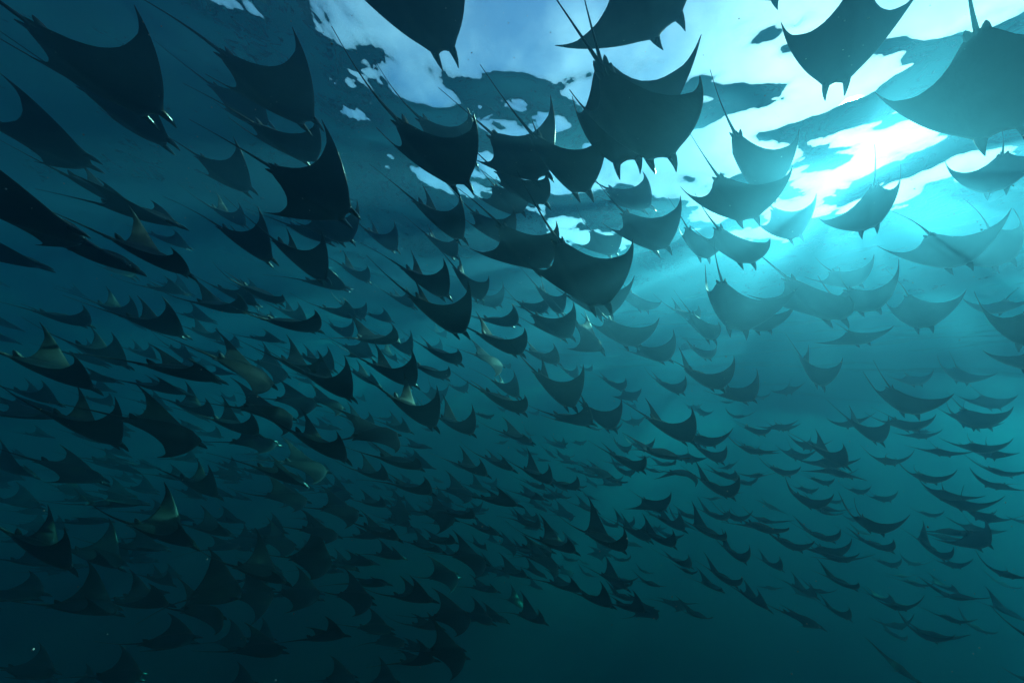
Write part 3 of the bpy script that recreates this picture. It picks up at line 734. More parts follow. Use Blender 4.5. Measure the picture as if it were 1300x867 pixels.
    (4.250, 7.833, 0.192, 1.222, -0.365, 0.075, 1.332, 0.683, 1.100),
    (6.654, 10.038, 1.021, 1.127, -0.223, 0.051, 0.692, 0.297, 1.100),
    (4.928, 7.580, 0.389, 0.874, -0.134, 0.060, 1.069, 0.233, 1.100),
    (3.523, 6.267, -0.352, 1.211, -0.331, 0.023, 1.502, 0.884, 1.100),
    (3.800, 8.072, -0.251, 1.107, 0.020, -0.013, -0.752, -0.617, 1.100),
    (6.735, 9.269, 0.075, 1.079, -0.247, 0.053, 0.949, 0.569, 1.100),
    (5.486, 9.377, -0.205, 1.448, -0.161, 0.009, 0.639, 0.550, 1.100),
]
LABELS = [
    ('very large near-black ray with one tall raised wing, diving in dark blue open water', 'devil rays of the shoal'),
    ('dark ray whose body is covered by the very large diving ray, only its head clear', 'devil rays of the shoal'),
    ('large dark ray with upright pointed wing, tips of its horns over a lower ray', 'devil rays of the shoal'),
    ('dim ray half covered by the large ray with upright wing above it', 'devil rays of the shoal'),
    ('dark ray tucked under the large upright-winged ray, horns pointing down', 'devil rays of the shoal'),
    ('dark ray cut off by the water above, forked horns over the ripple edge', 'devil rays of the shoal'),
    ('ray with broad flat wing spread against the pale sky window, forked horns', 'devil rays of the shoal'),
    ('largest kite-shaped black ray crossing the sky window with both wing tips sharp', 'devil rays of the shoal'),
    ('ray directly behind the largest kite-shaped black ray, only its edge showing', 'devil rays of the shoal'),
    ('wide black ray overlapping the largest kite-shaped ray, two forked horns hanging down', 'devil rays of the shoal'),
    ('mid-sized level ray, belly showing, wings half spread, partly hidden, under the sky window', 'devil rays of the shoal'),
    ('mid-sized level ray, belly showing, left wing high, partly hidden, in the upper shoal', 'devil rays of the shoal'),
    ('mid-sized level ray, belly showing, wings half spread, partly hidden, in the upper shoal', 'devil rays of the shoal'),
    ('tall black ray with pointed upright wing, beside scattered sky glints', 'devil rays of the shoal'),
    ('mid-sized level ray, belly showing, left wing tilted up, partly hidden, under the sky window', 'devil rays of the shoal'),
    ('mid-sized ray, belly showing, left wing high, overlapping another, in the upper shoal', 'devil rays of the shoal'),
    ('small ray, belly showing, left wing high, partly hidden, in the upper shoal', 'devil rays of the shoal'),
    ('mid-sized ray, belly showing, left wing tilted up, partly hidden, in the upper shoal', 'devil rays of the shoal'),
    ('black ray with flat wings spread wide, overlapped by the broad ray in mid shoal', 'devil rays of the shoal'),
    ('broadest black ray in the middle of the shoal, wings spread like a cape', 'devil rays of the shoal'),
    ('mid-sized ray, belly showing, wings half spread, partly hidden, in the upper shoal', 'mid-sized rays, belly showing, wings half spread, partly hidden, in the upper shoal'),
    ('mid-sized ray, belly showing, left wing tilted up, overlapping another, in the upper shoal', 'devil rays of the shoal'),
    ('mid-sized ray, belly showing, right wing higher, partly hidden, in pale sunlit water', 'devil rays of the shoal'),
    ('small diving ray, belly showing, banked right, partly hidden, in pale sunlit water', 'devil rays of the shoal'),
    ('small ray, seen edge-on, banked right, partly hidden, in pale sunlit water', 'devil rays of the shoal'),
    ('mid-sized diving ray, belly showing, banked right, overlapping another, in pale sunlit water', 'devil rays of the shoal'),
    ('mid-sized diving ray, belly showing, wings flat, overlapping another, in pale sunlit water', 'devil rays of the shoal'),
    ('dark ray with high curved wings spread like a bow, in pale sunlit water', 'devil rays of the shoal'),
    ('small ray, belly showing, wings half spread, partly hidden, in pale sunlit water', 'small rays, belly showing, wings half spread, partly hidden, in pale sunlit water'),
    ('mid-sized ray, belly showing, banked right, partly hidden, in pale sunlit water', 'devil rays of the shoal'),
    ('mid-sized diving ray, belly showing, banked right, partly hidden, in pale sunlit water', 'devil rays of the shoal'),
    ('dark ray with wide raised wings just beside the sun glare', 'devil rays of the shoal'),
    ('greenish dark ray behind another, one wing dipped in the sun glare', 'devil rays of the shoal'),
    ('mid-sized ray, belly showing, left wing tilted up, overlapping another, in pale sunlit water', 'devil rays of the shoal'),
    ('mid-sized level ray, belly showing, left wing tilted up, partly hidden, in pale sunlit water', 'devil rays of the shoal'),
    ('small ray, belly showing, wings flat, partly hidden, in pale sunlit water', 'devil rays of the shoal'),
    ('black ray silhouetted right across the sun glare, horns in the white light', 'devil rays of the shoal'),
    ('ray mostly above the picture edge next to the sun glare', 'devil rays of the shoal'),
    ('huge black ray with long swept wing beside the sun glare, tail pointing up', 'devil rays of the shoal'),
    ('small ray, belly showing, left wing high, alone, in pale sunlit water', 'small rays, belly showing, left wing high, alone, in pale sunlit water'),
    ('small ray, belly showing, wings lifted evenly, alone, in pale sunlit water', 'devil rays of the shoal'),
    ('small diving ray, belly showing, banked left, alone, in pale sunlit water', 'devil rays of the shoal'),
    ('ghostly dark ray inside the sunbeams right under the glare', 'devil rays of the shoal'),
    ('small diving ray, belly showing, left wing higher, alone, in the sun glare', 'devil rays of the shoal'),
    ('small ray, belly showing, wings half spread, partly hidden, in pale sunlit water', 'small rays, belly showing, wings half spread, partly hidden, in pale sunlit water'),
    ('small diving ray, belly showing, left wing high, alone, in pale sunlit water', 'devil rays of the shoal'),
    ('small ray, belly showing, left wing high, alone, in pale sunlit water', 'small rays, belly showing, left wing high, alone, in pale sunlit water'),
    ('small ray, belly showing, wings half spread, alone, in pale sunlit water', 'devil rays of the shoal'),
    ('faint far level ray, belly showing, wings half spread, alone, in pale sunlit water', 'devil rays of the shoal'),
    ('small level ray, belly showing, wings flat, alone, in pale sunlit water', 'devil rays of the shoal'),
    ('small diving ray, belly showing, banked right, alone, in pale sunlit water', 'devil rays of the shoal'),
    ('faint far diving ray, belly showing, banked right, alone, in pale sunlit water', 'devil rays of the shoal'),
    ('faint far ray, belly showing, wings lifted evenly, alone, in pale sunlit water', 'devil rays of the shoal'),
    ('dark bow-winged ray seen from behind with one needle-thin raised wing tip', 'devil rays of the shoal'),
    ('faint far diving ray, belly showing, left wing high, alone, in pale sunlit water', 'devil rays of the shoal'),
    ('faint far diving ray, belly showing, left wing tilted up, alone, in pale sunlit water', 'devil rays of the shoal'),
    ('small diving ray, belly showing, both wings upright, alone, in pale sunlit water', 'devil rays of the shoal'),
    ('faint far ray, belly showing, wings half spread, partly hidden, in pale sunlit water', 'devil rays of the shoal'),
    ('faint far ray, belly showing, wings half spread, alone, in pale sunlit water', 'devil rays of the shoal'),
    ('small diving ray, seen edge-on, left wing high, overlapping another, in pale sunlit water', 'devil rays of the shoal'),
    ('faint far ray, belly showing, wings flat, partly hidden, in the thick shoal', 'devil rays of the shoal'),
    ('small ray, seen edge-on, wings flat, partly hidden, in the thick shoal', 'devil rays of the shoal'),
    ('faint far ray, belly showing, both wings upright, alone, in the thick shoal', 'devil rays of the shoal'),
    ('faint far ray, belly showing, left wing high, alone, in the thick shoal', 'devil rays of the shoal'),
    ('faint far ray, seen edge-on, left wing higher, alone, in the thick shoal', 'faint far rays, seen edge-on, left wing higher, alone, in the thick shoal'),
    ('faint far ray, belly showing, wings half spread, alone, in the thick shoal', 'devil rays of the shoal'),
    ('faint far ray, belly showing, wings lifted evenly, alone, in the thick shoal', 'devil rays of the shoal'),
    ('small diving ray, belly showing, left wing high, alone, in the thick shoal', 'devil rays of the shoal'),
    ('dark crescent-shaped ray seen from behind, both wings curled up, low in the shoal', 'devil rays of the shoal'),
    ('faint far diving ray, belly showing, banked left, alone, in the thick shoal', 'devil rays of the shoal'),
    ('faint far diving ray, seen edge-on, banked right, alone, in dark water underneath', 'devil rays of the shoal'),
    ('faint far ray, seen edge-on, wings lifted evenly, partly hidden, in dark water underneath', 'devil rays of the shoal'),
    ('faint far ray, seen edge-on, left wing higher, alone, in dark water underneath', 'faint far rays, seen edge-on, left wing higher, alone, in dark water underneath'),
    ('faint far diving ray, seen edge-on, left wing high, alone, in dark water underneath', 'devil rays of the shoal'),
    ('faint far ray, seen edge-on, left wing higher, alone, in dark water underneath', 'faint far rays, seen edge-on, left wing higher, alone, in dark water underneath'),
    ('faint far ray, seen edge-on, left wing higher, alone, in the thick shoal', 'faint far rays, seen edge-on, left wing higher, alone, in the thick shoal'),
    ('small ray, seen edge-on, left wing higher, alone, in dark water underneath', 'small rays, seen edge-on, left wing higher, alone, in dark water underneath'),
    ('faint far ray, seen edge-on, wings lifted evenly, alone, in dark water underneath', 'faint far rays, seen edge-on, wings lifted evenly, alone, in dark water underneath'),
    ('faint far ray, seen edge-on, wings half spread, alone, in dark water underneath', 'devil rays of the shoal'),
    ('faint far ray, seen edge-on, both wings upright, alone, in dark water underneath', 'faint far rays, seen edge-on, both wings upright, alone, in dark water underneath'),
    ('faint far ray, seen edge-on, wings lifted evenly, alone, in dark water underneath', 'faint far rays, seen edge-on, wings lifted evenly, alone, in dark water underneath'),
    ('faint far diving ray, seen edge-on, left wing higher, alone, in dark water underneath', 'devil rays of the shoal'),
    ('faint far ray, seen edge-on, wings flat, alone, in dark water underneath', 'devil rays of the shoal'),
    ('faint far ray, seen edge-on, wings lifted evenly, alone, in dark water underneath', 'faint far rays, seen edge-on, wings lifted evenly, alone, in dark water underneath'),
    ('faint far ray, seen edge-on, left wing high, alone, in dark water underneath', 'faint far rays, seen edge-on, left wing high, alone, in dark water underneath'),
    ('faint far ray, seen edge-on, left wing high, alone, in dark water underneath', 'faint far rays, seen edge-on, left wing high, alone, in dark water underneath'),
    ('faint far ray, seen edge-on, left wing high, alone, in dark water underneath', 'faint far rays, seen edge-on, left wing high, alone, in dark water underneath'),
    ('faint far ray, seen edge-on, left wing higher, alone, in the thick shoal', 'faint far rays, seen edge-on, left wing higher, alone, in the thick shoal'),
    ('small ray, seen edge-on, left wing high, overlapping another, in the thick shoal', 'small rays, seen edge-on, left wing high, overlapping another, in the thick shoal'),
    ('small diving ray, seen edge-on, both wings upright, partly hidden, in the thick shoal', 'devil rays of the shoal'),
    ('small ray, seen edge-on, both wings upright, partly hidden, in the thick shoal', 'devil rays of the shoal'),
    ('small ray, seen edge-on, left wing high, overlapping another, in the thick shoal', 'small rays, seen edge-on, left wing high, overlapping another, in the thick shoal'),
    ('faint far ray, seen edge-on, wings lifted evenly, alone, in dark water underneath', 'faint far rays, seen edge-on, wings lifted evenly, alone, in dark water underneath'),
    ('small diving ray, seen edge-on, left wing high, overlapping another, in dark water underneath', 'devil rays of the shoal'),
    ('faint far ray, seen edge-on, left wing higher, partly hidden, in dark water underneath', 'devil rays of the shoal'),
    ('small ray, seen edge-on, both wings upright, alone, in dark water underneath', 'devil rays of the shoal'),
    ('small ray, seen edge-on, right wing high, alone, in dark water underneath', 'devil rays of the shoal'),
    ('small level ray, seen edge-on, banked left, alone, in dark water underneath', 'small level rays, seen edge-on, banked left, alone, in dark water underneath'),
    ('faint far level ray, seen edge-on, wings flat, alone, in dark water underneath', 'devil rays of the shoal'),
    ('faint far diving ray, seen edge-on, both wings upright, alone, in dark water underneath', 'faint far diving rays, seen edge-on, both wings upright, alone, in dark water underneath'),
    ('faint far ray, seen edge-on, both wings upright, alone, in dark water underneath', 'faint far rays, seen edge-on, both wings upright, alone, in dark water underneath'),
    ('faint far diving ray, seen edge-on, both wings upright, alone, in dark water underneath', 'faint far diving rays, seen edge-on, both wings upright, alone, in dark water underneath'),
    ('faint far ray, seen edge-on, both wings upright, partly hidden, in the thick shoal', 'devil rays of the shoal'),
    ('mid-sized ray, seen edge-on, both wings upright, alone, in the thick shoal', 'devil rays of the shoal'),
    ('small diving ray, belly showing, banked left, alone, in the thick shoal', 'devil rays of the shoal'),
    ('small ray, seen edge-on, wings flat, alone, in the thick shoal', 'small rays, seen edge-on, wings flat, alone, in the thick shoal'),
    ('small ray, seen edge-on, both wings upright, overlapping another, in dark water underneath', 'devil rays of the shoal'),
    ('small level ray, seen edge-on, wings half spread, partly hidden, in dark water underneath', 'devil rays of the shoal'),
    ('small level ray, back showing, left wing high, partly hidden, in the thick shoal', 'small level rays, back showing, left wing high, partly hidden, in the thick shoal'),
    ('small ray, back showing, left wing tilted up, alone, in dark water underneath', 'small rays, back showing, left wing tilted up, alone, in dark water underneath'),
    ('small ray, seen edge-on, left wing higher, alone, in dark water underneath', 'small rays, seen edge-on, left wing higher, alone, in dark water underneath'),
    ('small ray, seen edge-on, wings half spread, alone, in the thick shoal', 'devil rays of the shoal'),
    ('small ray, seen edge-on, left wing higher, overlapping another, in dark water underneath', 'devil rays of the shoal'),
    ('small level ray, seen edge-on, right wing higher, partly hidden, in the thick shoal', 'devil rays of the shoal'),
    ('small ray, back showing, left wing tilted up, partly hidden, in dark water underneath', 'devil rays of the shoal'),
    ('small ray, seen edge-on, right wing higher, alone, in dark water underneath', 'small rays, seen edge-on, right wing higher, alone, in dark water underneath'),
    ('small ray, back showing, both wings upright, alone, in dark water underneath', 'small rays, back showing, both wings upright, alone, in dark water underneath'),
    ('faint far ray, back showing, left wing higher, alone, in dark water underneath', 'faint far rays, back showing, left wing higher, alone, in dark water underneath'),
    ('small level ray, back showing, left wing tilted up, alone, in dark water underneath', 'small level rays, back showing, left wing tilted up, alone, in dark water underneath'),
    ('faint far ray, back showing, left wing higher, overlapping another, in dark water underneath', 'devil rays of the shoal'),
    ('faint far ray, back showing, wings half spread, partly hidden, in dark water underneath', 'faint far rays, back showing, wings half spread, partly hidden, in dark water underneath'),
    ('small level ray, seen edge-on, right wing higher, alone, in dark water underneath', 'devil rays of the shoal'),
    ('small level ray, back showing, left wing tilted up, alone, in dark water underneath', 'small level rays, back showing, left wing tilted up, alone, in dark water underneath'),
    ('faint far ray, seen edge-on, wings lifted evenly, alone, in dark water underneath', 'faint far rays, seen edge-on, wings lifted evenly, alone, in dark water underneath'),
    ('small ray, seen edge-on, right wing higher, alone, in dark water underneath', 'small rays, seen edge-on, right wing higher, alone, in dark water underneath'),
    ('faint far level ray, seen edge-on, right wing higher, partly hidden, in dark water underneath', 'devil rays of the shoal'),
    ('faint far ray, seen edge-on, left wing higher, alone, in the thick shoal', 'faint far rays, seen edge-on, left wing higher, alone, in the thick shoal'),
    ('small ray, seen edge-on, wings lifted evenly, alone, in the thick shoal', 'small rays, seen edge-on, wings lifted evenly, alone, in the thick shoal'),
    ('small ray, seen edge-on, wings half spread, overlapping another, in the thick shoal', 'small rays, seen edge-on, wings half spread, overlapping another, in the thick shoal'),
    ('mid-sized diving ray, seen edge-on, left wing high, overlapping another, in dark water underneath', 'devil rays of the shoal'),
    ('small ray, back showing, banked right, overlapping another, in dark water underneath', 'devil rays of the shoal'),
    ('small ray, back showing, banked right, partly hidden, in dark water underneath', 'devil rays of the shoal'),
    ('small ray, back showing, left wing tilted up, alone, in dark water underneath', 'small rays, back showing, left wing tilted up, alone, in dark water underneath'),
    ('small ray, seen edge-on, wings half spread, overlapping another, in the thick shoal', 'small rays, seen edge-on, wings half spread, overlapping another, in the thick shoal'),
    ('small ray, seen edge-on, wings lifted evenly, alone, in the thick shoal', 'small rays, seen edge-on, wings lifted evenly, alone, in the thick shoal'),
    ('small ray, back showing, left wing tilted up, overlapping another, in the thick shoal', 'devil rays of the shoal'),
    ('small ray, back showing, left wing tilted up, partly hidden, in the dim shoal flank', 'devil rays of the shoal'),
    ('small ray, seen edge-on, wings lifted evenly, partly hidden, in dark water underneath', 'devil rays of the shoal'),
    ('faint far ray, back showing, wings half spread, partly hidden, in dark water underneath', 'faint far rays, back showing, wings half spread, partly hidden, in dark water underneath'),
    ('small level ray, seen edge-on, right wing higher, partly hidden, in dark water underneath', 'devil rays of the shoal'),
    ('small ray, back showing, left wing tilted up, overlapping another, in dark water underneath', 'devil rays of the shoal'),
    ('small level ray, seen edge-on, right wing tilted up, partly hidden, in dark water underneath', 'devil rays of the shoal'),
    ('small level ray, back showing, wings half spread, overlapping another, in dark water underneath', 'devil rays of the shoal'),
    ('small level ray, seen edge-on, banked left, alone, in dark water underneath', 'small level rays, seen edge-on, banked left, alone, in dark water underneath'),
    ('small ray, seen edge-on, wings lifted evenly, overlapping another, in the dim shoal flank', 'devil rays of the shoal'),
    ('small level ray, back showing, banked right, overlapping another, in dark water underneath', 'devil rays of the shoal'),
    ('faint far level ray, back showing, wings half spread, partly hidden, in dark water underneath', 'faint far level rays, back showing, wings half spread, partly hidden, in dark water underneath'),
    ('faint far ray, back showing, left wing higher, alone, in dark water underneath', 'faint far rays, back showing, left wing higher, alone, in dark water underneath'),
    ('faint far ray, back showing, left wing higher, partly hidden, in dark water underneath', 'devil rays of the shoal'),
    ('small ray, back showing, left wing tilted up, alone, in the dim shoal flank', 'devil rays of the shoal'),
    ('small ray, back showing, left wing high, partly hidden, in the dim shoal flank', 'devil rays of the shoal'),
    ('small ray, seen edge-on, left wing higher, partly hidden, in the thick shoal', 'small rays, seen edge-on, left wing higher, partly hidden, in the thick shoal'),
    ('mid-sized diving ray, back showing, both wings upright, overlapping another, in the dim shoal flank', 'devil rays of the shoal'),
    ('small level ray, seen edge-on, wings half spread, alone, in the dim shoal flank', 'small level rays, seen edge-on, wings half spread, alone, in the dim shoal flank'),
    ('small diving ray, back showing, both wings upright, alone, in dark water underneath', 'devil rays of the shoal'),
    ('mid-sized diving ray, seen edge-on, left wing higher, alone, in dark water underneath', 'devil rays of the shoal'),
    ('small level ray, back showing, wings half spread, alone, in dark water underneath', 'small level rays, back showing, wings half spread, alone, in dark water underneath'),
    ('small ray, back showing, both wings upright, alone, in dark water underneath', 'small rays, back showing, both wings upright, alone, in dark water underneath'),
    ('small ray, seen edge-on, left wing high, alone, in dark water underneath', 'devil rays of the shoal'),
    ('small ray, back showing, wings half spread, partly hidden, in dark water underneath', 'small rays, back showing, wings half spread, partly hidden, in dark water underneath'),
    ('small level ray, back showing, wings half spread, alone, in dark water underneath', 'small level rays, back showing, wings half spread, alone, in dark water underneath'),
    ('small diving ray, back showing, left wing tilted up, partly hidden, in dark water underneath', 'devil rays of the shoal'),
    ('faint far ray, back showing, wings half spread, alone, in dark water underneath', 'faint far rays, back showing, wings half spread, alone, in dark water underneath'),
    ('faint far level ray, back showing, wings half spread, partly hidden, in dark water underneath', 'faint far level rays, back showing, wings half spread, partly hidden, in dark water underneath'),
    ('faint far ray, back showing, left wing higher, alone, in dark water underneath', 'faint far rays, back showing, left wing higher, alone, in dark water underneath'),
    ('faint far ray, back showing, left wing higher, alone, in dark water underneath', 'faint far rays, back showing, left wing higher, alone, in dark water underneath'),
    ('faint far ray, back showing, wings half spread, alone, in dark water underneath', 'faint far rays, back showing, wings half spread, alone, in dark water underneath'),
    ('faint far level ray, back showing, left wing higher, alone, in dark water underneath', 'devil rays of the shoal'),
    ('small level ray, seen edge-on, banked left, overlapping another, in dark water underneath', 'devil rays of the shoal'),
    ('small ray, back showing, left wing tilted up, alone, in dark water underneath', 'small rays, back showing, left wing tilted up, alone, in dark water underneath'),
    ('faint far ray, back showing, wings half spread, alone, in dark water underneath', 'faint far rays, back showing, wings half spread, alone, in dark water underneath'),
    ('small ray, back showing, wings half spread, partly hidden, in dark water underneath', 'small rays, back showing, wings half spread, partly hidden, in dark water underneath'),
    ('small ray, back showing, wings half spread, overlapping another, in dark water underneath', 'devil rays of the shoal'),
    ('faint far ray, back showing, left wing higher, alone, in dark water underneath', 'faint far rays, back showing, left wing higher, alone, in dark water underneath'),
    ('faint far ray, back showing, left wing higher, alone, in the dim shoal flank', 'faint far rays, back showing, left wing higher, alone, in the dim shoal flank'),
    ('mid-sized diving ray, seen edge-on, both wings upright, alone, in the dim shoal flank', 'devil rays of the shoal'),
    ('small level ray, seen edge-on, wings half spread, overlapping another, in the dim shoal flank', 'devil rays of the shoal'),
    ('mid-sized ray, seen edge-on, left wing high, overlapping another, in the dim shoal flank', 'devil rays of the shoal'),
    ('small ray, seen edge-on, both wings upright, overlapping another, in the dim shoal flank', 'devil rays of the shoal'),
    ('mid-sized level ray, seen edge-on, left wing high, overlapping another, in the dim shoal flank', 'mid-sized level rays, seen edge-on, left wing high, overlapping another, in the dim shoal flank'),
    ('small ray, seen edge-on, both wings upright, alone, in the dim shoal flank', 'devil rays of the shoal'),
    ('small level ray, seen edge-on, wings half spread, alone, in the dim shoal flank', 'small level rays, seen edge-on, wings half spread, alone, in the dim shoal flank'),
    ('small level ray, seen edge-on, both wings upright, alone, in the dim shoal flank', 'devil rays of the shoal'),
    ('mid-sized level ray, seen edge-on, left wing high, overlapping another, in the dim shoal flank', 'mid-sized level rays, seen edge-on, left wing high, overlapping another, in the dim shoal flank'),
    ('mid-sized ray, seen edge-on, right wing tilted up, alone, in the dim shoal flank', 'devil rays of the shoal'),
    ('mid-sized level ray, seen edge-on, left wing higher, alone, in open blue water', 'devil rays of the shoal'),
    ('small level ray, seen edge-on, left wing high, alone, in open blue water', 'small level rays, seen edge-on, left wing high, alone, in open blue water'),
    ('mid-sized level ray, belly showing, right wing tilted up, alone, in open blue water', 'mid-sized level rays, belly showing, right wing tilted up, alone, in open blue water'),
    ('mid-sized level ray, belly showing, right wing tilted up, alone, in open blue water', 'mid-sized level rays, belly showing, right wing tilted up, alone, in open blue water'),
    ('small level ray, seen edge-on, wings half spread, alone, in the dim shoal flank', 'small level rays, seen edge-on, wings half spread, alone, in the dim shoal flank'),
    ('faint far level ray, seen edge-on, wings half spread, partly hidden, in the dim shoal flank', 'faint far level rays, seen edge-on, wings half spread, partly hidden, in the dim shoal flank'),
    ('faint far level ray, seen edge-on, wings half spread, alone, in the dim shoal flank', 'faint far level rays, seen edge-on, wings half spread, alone, in the dim shoal flank'),
    ('faint far level ray, seen edge-on, wings lifted evenly, alone, in the dim shoal flank', 'devil rays of the shoal'),
    ('small level ray, seen edge-on, left wing high, overlapping another, in the dim shoal flank', 'devil rays of the shoal'),
    ('faint far level ray, seen edge-on, left wing higher, alone, in the dim shoal flank', 'devil rays of the shoal'),
    ('faint far ray, seen edge-on, both wings upright, alone, in the dim shoal flank', 'devil rays of the shoal'),
    ('faint far level ray, seen edge-on, wings half spread, alone, in the dim shoal flank', 'faint far level rays, seen edge-on, wings half spread, alone, in the dim shoal flank'),
    ('mid-sized ray, seen edge-on, banked right, overlapping another, in the dim shoal flank', 'devil rays of the shoal'),
    ('faint far ray, seen edge-on, wings half spread, alone, in the dim shoal flank', 'devil rays of the shoal'),
    ('faint far level ray, seen edge-on, wings half spread, alone, in the dim shoal flank', 'faint far level rays, seen edge-on, wings half spread, alone, in the dim shoal flank'),
    ('faint far level ray, seen edge-on, wings half spread, partly hidden, in the dim shoal flank', 'faint far level rays, seen edge-on, wings half spread, partly hidden, in the dim shoal flank'),
    ('small level ray, seen edge-on, wings half spread, partly hidden, in the dim shoal flank', 'devil rays of the shoal'),
    ('small ray, seen edge-on, left wing high, partly hidden, in the dim shoal flank', 'small rays, seen edge-on, left wing high, partly hidden, in the dim shoal flank'),
    ('small ray, seen edge-on, left wing high, partly hidden, in the dim shoal flank', 'small rays, seen edge-on, left wing high, partly hidden, in the dim shoal flank'),
    ('mid-sized ray, back showing, banked right, overlapping another, in the dim shoal flank', 'devil rays of the shoal'),
    ('small diving ray, back showing, wings flat, alone, in the dim shoal flank', 'devil rays of the shoal'),
    ('faint far level ray, seen edge-on, wings half spread, alone, in the dim shoal flank', 'faint far level rays, seen edge-on, wings half spread, alone, in the dim shoal flank'),
    ('small diving ray, seen edge-on, both wings upright, alone, in the dim shoal flank', 'devil rays of the shoal'),
    ('faint far level ray, seen edge-on, right wing higher, alone, in the dim shoal flank', 'devil rays of the shoal'),
    ('faint far ray, seen edge-on, banked left, alone, in the dim shoal flank', 'devil rays of the shoal'),
    ('faint far ray, back showing, left wing higher, alone, in the dim shoal flank', 'faint far rays, back showing, left wing higher, alone, in the dim shoal flank'),
    ('faint far ray, seen edge-on, right wing higher, alone, in the dim shoal flank', 'devil rays of the shoal'),
    ('faint far ray, seen edge-on, wings lifted evenly, partly hidden, in the dim shoal flank', 'devil rays of the shoal'),
    ('faint far ray, seen edge-on, left wing higher, partly hidden, in the dim shoal flank', 'devil rays of the shoal'),
    ('faint far level ray, seen edge-on, wings half spread, partly hidden, in the dim shoal flank', 'faint far level rays, seen edge-on, wings half spread, partly hidden, in the dim shoal flank'),
    ('mid-sized ray, belly showing, left wing high, partly hidden, in the upper shoal', 'devil rays of the shoal'),
    ('large ray, belly showing, left wing high, overlapping another, in the upper shoal', 'devil rays of the shoal'),
    ('mid-sized diving ray, belly showing, banked right, partly hidden, in the upper shoal', 'devil rays of the shoal'),
    ('small level ray, belly showing, right wing higher, partly hidden, in the upper shoal', 'devil rays of the shoal'),
    ('large ray, belly showing, right wing tilted up, overlapping another, in open blue water', 'devil rays of the shoal'),
    ('small ray, belly showing, right wing higher, alone, in open blue water', 'devil rays of the shoal'),
    ('small level ray, seen edge-on, left wing high, alone, in open blue water', 'small level rays, seen edge-on, left wing high, alone, in open blue water'),
    ('mid-sized ray, belly showing, left wing higher, alone, in the dim shoal flank', 'devil rays of the shoal'),
    ('mid-sized ray, belly showing, left wing high, overlapping another, in the dim shoal flank', 'devil rays of the shoal'),
    ('small level ray, belly showing, wings half spread, partly hidden, in open blue water', 'devil rays of the shoal'),
    ('mid-sized level ray, belly showing, right wing higher, partly hidden, in open blue water', 'devil rays of the shoal'),
    ('small ray, belly showing, left wing high, alone, in the upper shoal', 'devil rays of the shoal'),
    ('small level ray, seen edge-on, left wing high, alone, in the upper shoal', 'devil rays of the shoal'),
    ('small level ray, belly showing, wings half spread, partly hidden, in the dim shoal flank', 'devil rays of the shoal'),
    ('small ray, belly showing, wings half spread, partly hidden, in the dim shoal flank', 'devil rays of the shoal'),
    ('small level ray, seen edge-on, left wing tilted up, overlapping another, in the dim shoal flank', 'devil rays of the shoal'),
    ('mid-sized level ray, seen edge-on, wings half spread, overlapping another, in the dim shoal flank', 'devil rays of the shoal'),
    ('small ray, seen edge-on, left wing high, partly hidden, in the dim shoal flank', 'small rays, seen edge-on, left wing high, partly hidden, in the dim shoal flank'),
    ('small level ray, belly showing, wings half spread, partly hidden, in the upper shoal', 'small level rays, belly showing, wings half spread, partly hidden, in the upper shoal'),
    ('small ray, belly showing, left wing higher, partly hidden, in the upper shoal', 'small rays, belly showing, left wing higher, partly hidden, in the upper shoal'),
    ('small ray, belly showing, left wing higher, partly hidden, in the upper shoal', 'small rays, belly showing, left wing higher, partly hidden, in the upper shoal'),
    ('small level ray, belly showing, wings half spread, partly hidden, in the upper shoal', 'small level rays, belly showing, wings half spread, partly hidden, in the upper shoal'),
    ('small ray, seen edge-on, left wing higher, partly hidden, in the upper shoal', 'small rays, seen edge-on, left wing higher, partly hidden, in the upper shoal'),
    ('mid-sized level ray, seen edge-on, left wing high, partly hidden, in the upper shoal', 'devil rays of the shoal'),
    ('small ray, seen edge-on, both wings upright, partly hidden, in the upper shoal', 'devil rays of the shoal'),
    ('mid-sized ray, seen edge-on, left wing high, partly hidden, in the upper shoal', 'devil rays of the shoal'),
    ('small ray, seen edge-on, left wing higher, partly hidden, in the thick shoal', 'small rays, seen edge-on, left wing higher, partly hidden, in the thick shoal'),
    ('small ray, belly showing, right wing tilted up, partly hidden, in the upper shoal', 'devil rays of the shoal'),
    ('mid-sized ray, seen edge-on, left wing high, partly hidden, in the dim shoal flank', 'devil rays of the shoal'),
    ('mid-sized ray, seen edge-on, both wings upright, overlapping another, in the dim shoal flank', 'devil rays of the shoal'),
    ('small ray, back showing, banked right, partly hidden, in the dim shoal flank', 'devil rays of the shoal'),
    ('small ray, seen edge-on, left wing higher, partly hidden, in the dim shoal flank', 'devil rays of the shoal'),
    ('faint far level ray, seen edge-on, wings half spread, partly hidden, in the dim shoal flank', 'faint far level rays, seen edge-on, wings half spread, partly hidden, in the dim shoal flank'),
    ('faint far level ray, seen edge-on, right wing higher, partly hidden, in the dim shoal flank', 'devil rays of the shoal'),
    ('small level ray, back showing, banked right, partly hidden, in the dim shoal flank', 'devil rays of the shoal'),
    ('small level ray, seen edge-on, banked right, partly hidden, in the dim shoal flank', 'devil rays of the shoal'),
    ('mid-sized level ray, back showing, banked right, overlapping another, in the dim shoal flank', 'devil rays of the shoal'),
    ('small level ray, back showing, left wing tilted up, partly hidden, in the dim shoal flank', 'devil rays of the shoal'),
    ('mid-sized diving ray, seen edge-on, left wing high, overlapping another, in the dim shoal flank', 'devil rays of the shoal'),
    ('mid-sized ray, seen edge-on, wings half spread, overlapping another, in the dim shoal flank', 'devil rays of the shoal'),
    ('mid-sized ray, back showing, left wing tilted up, partly hidden, in the dim shoal flank', 'devil rays of the shoal'),
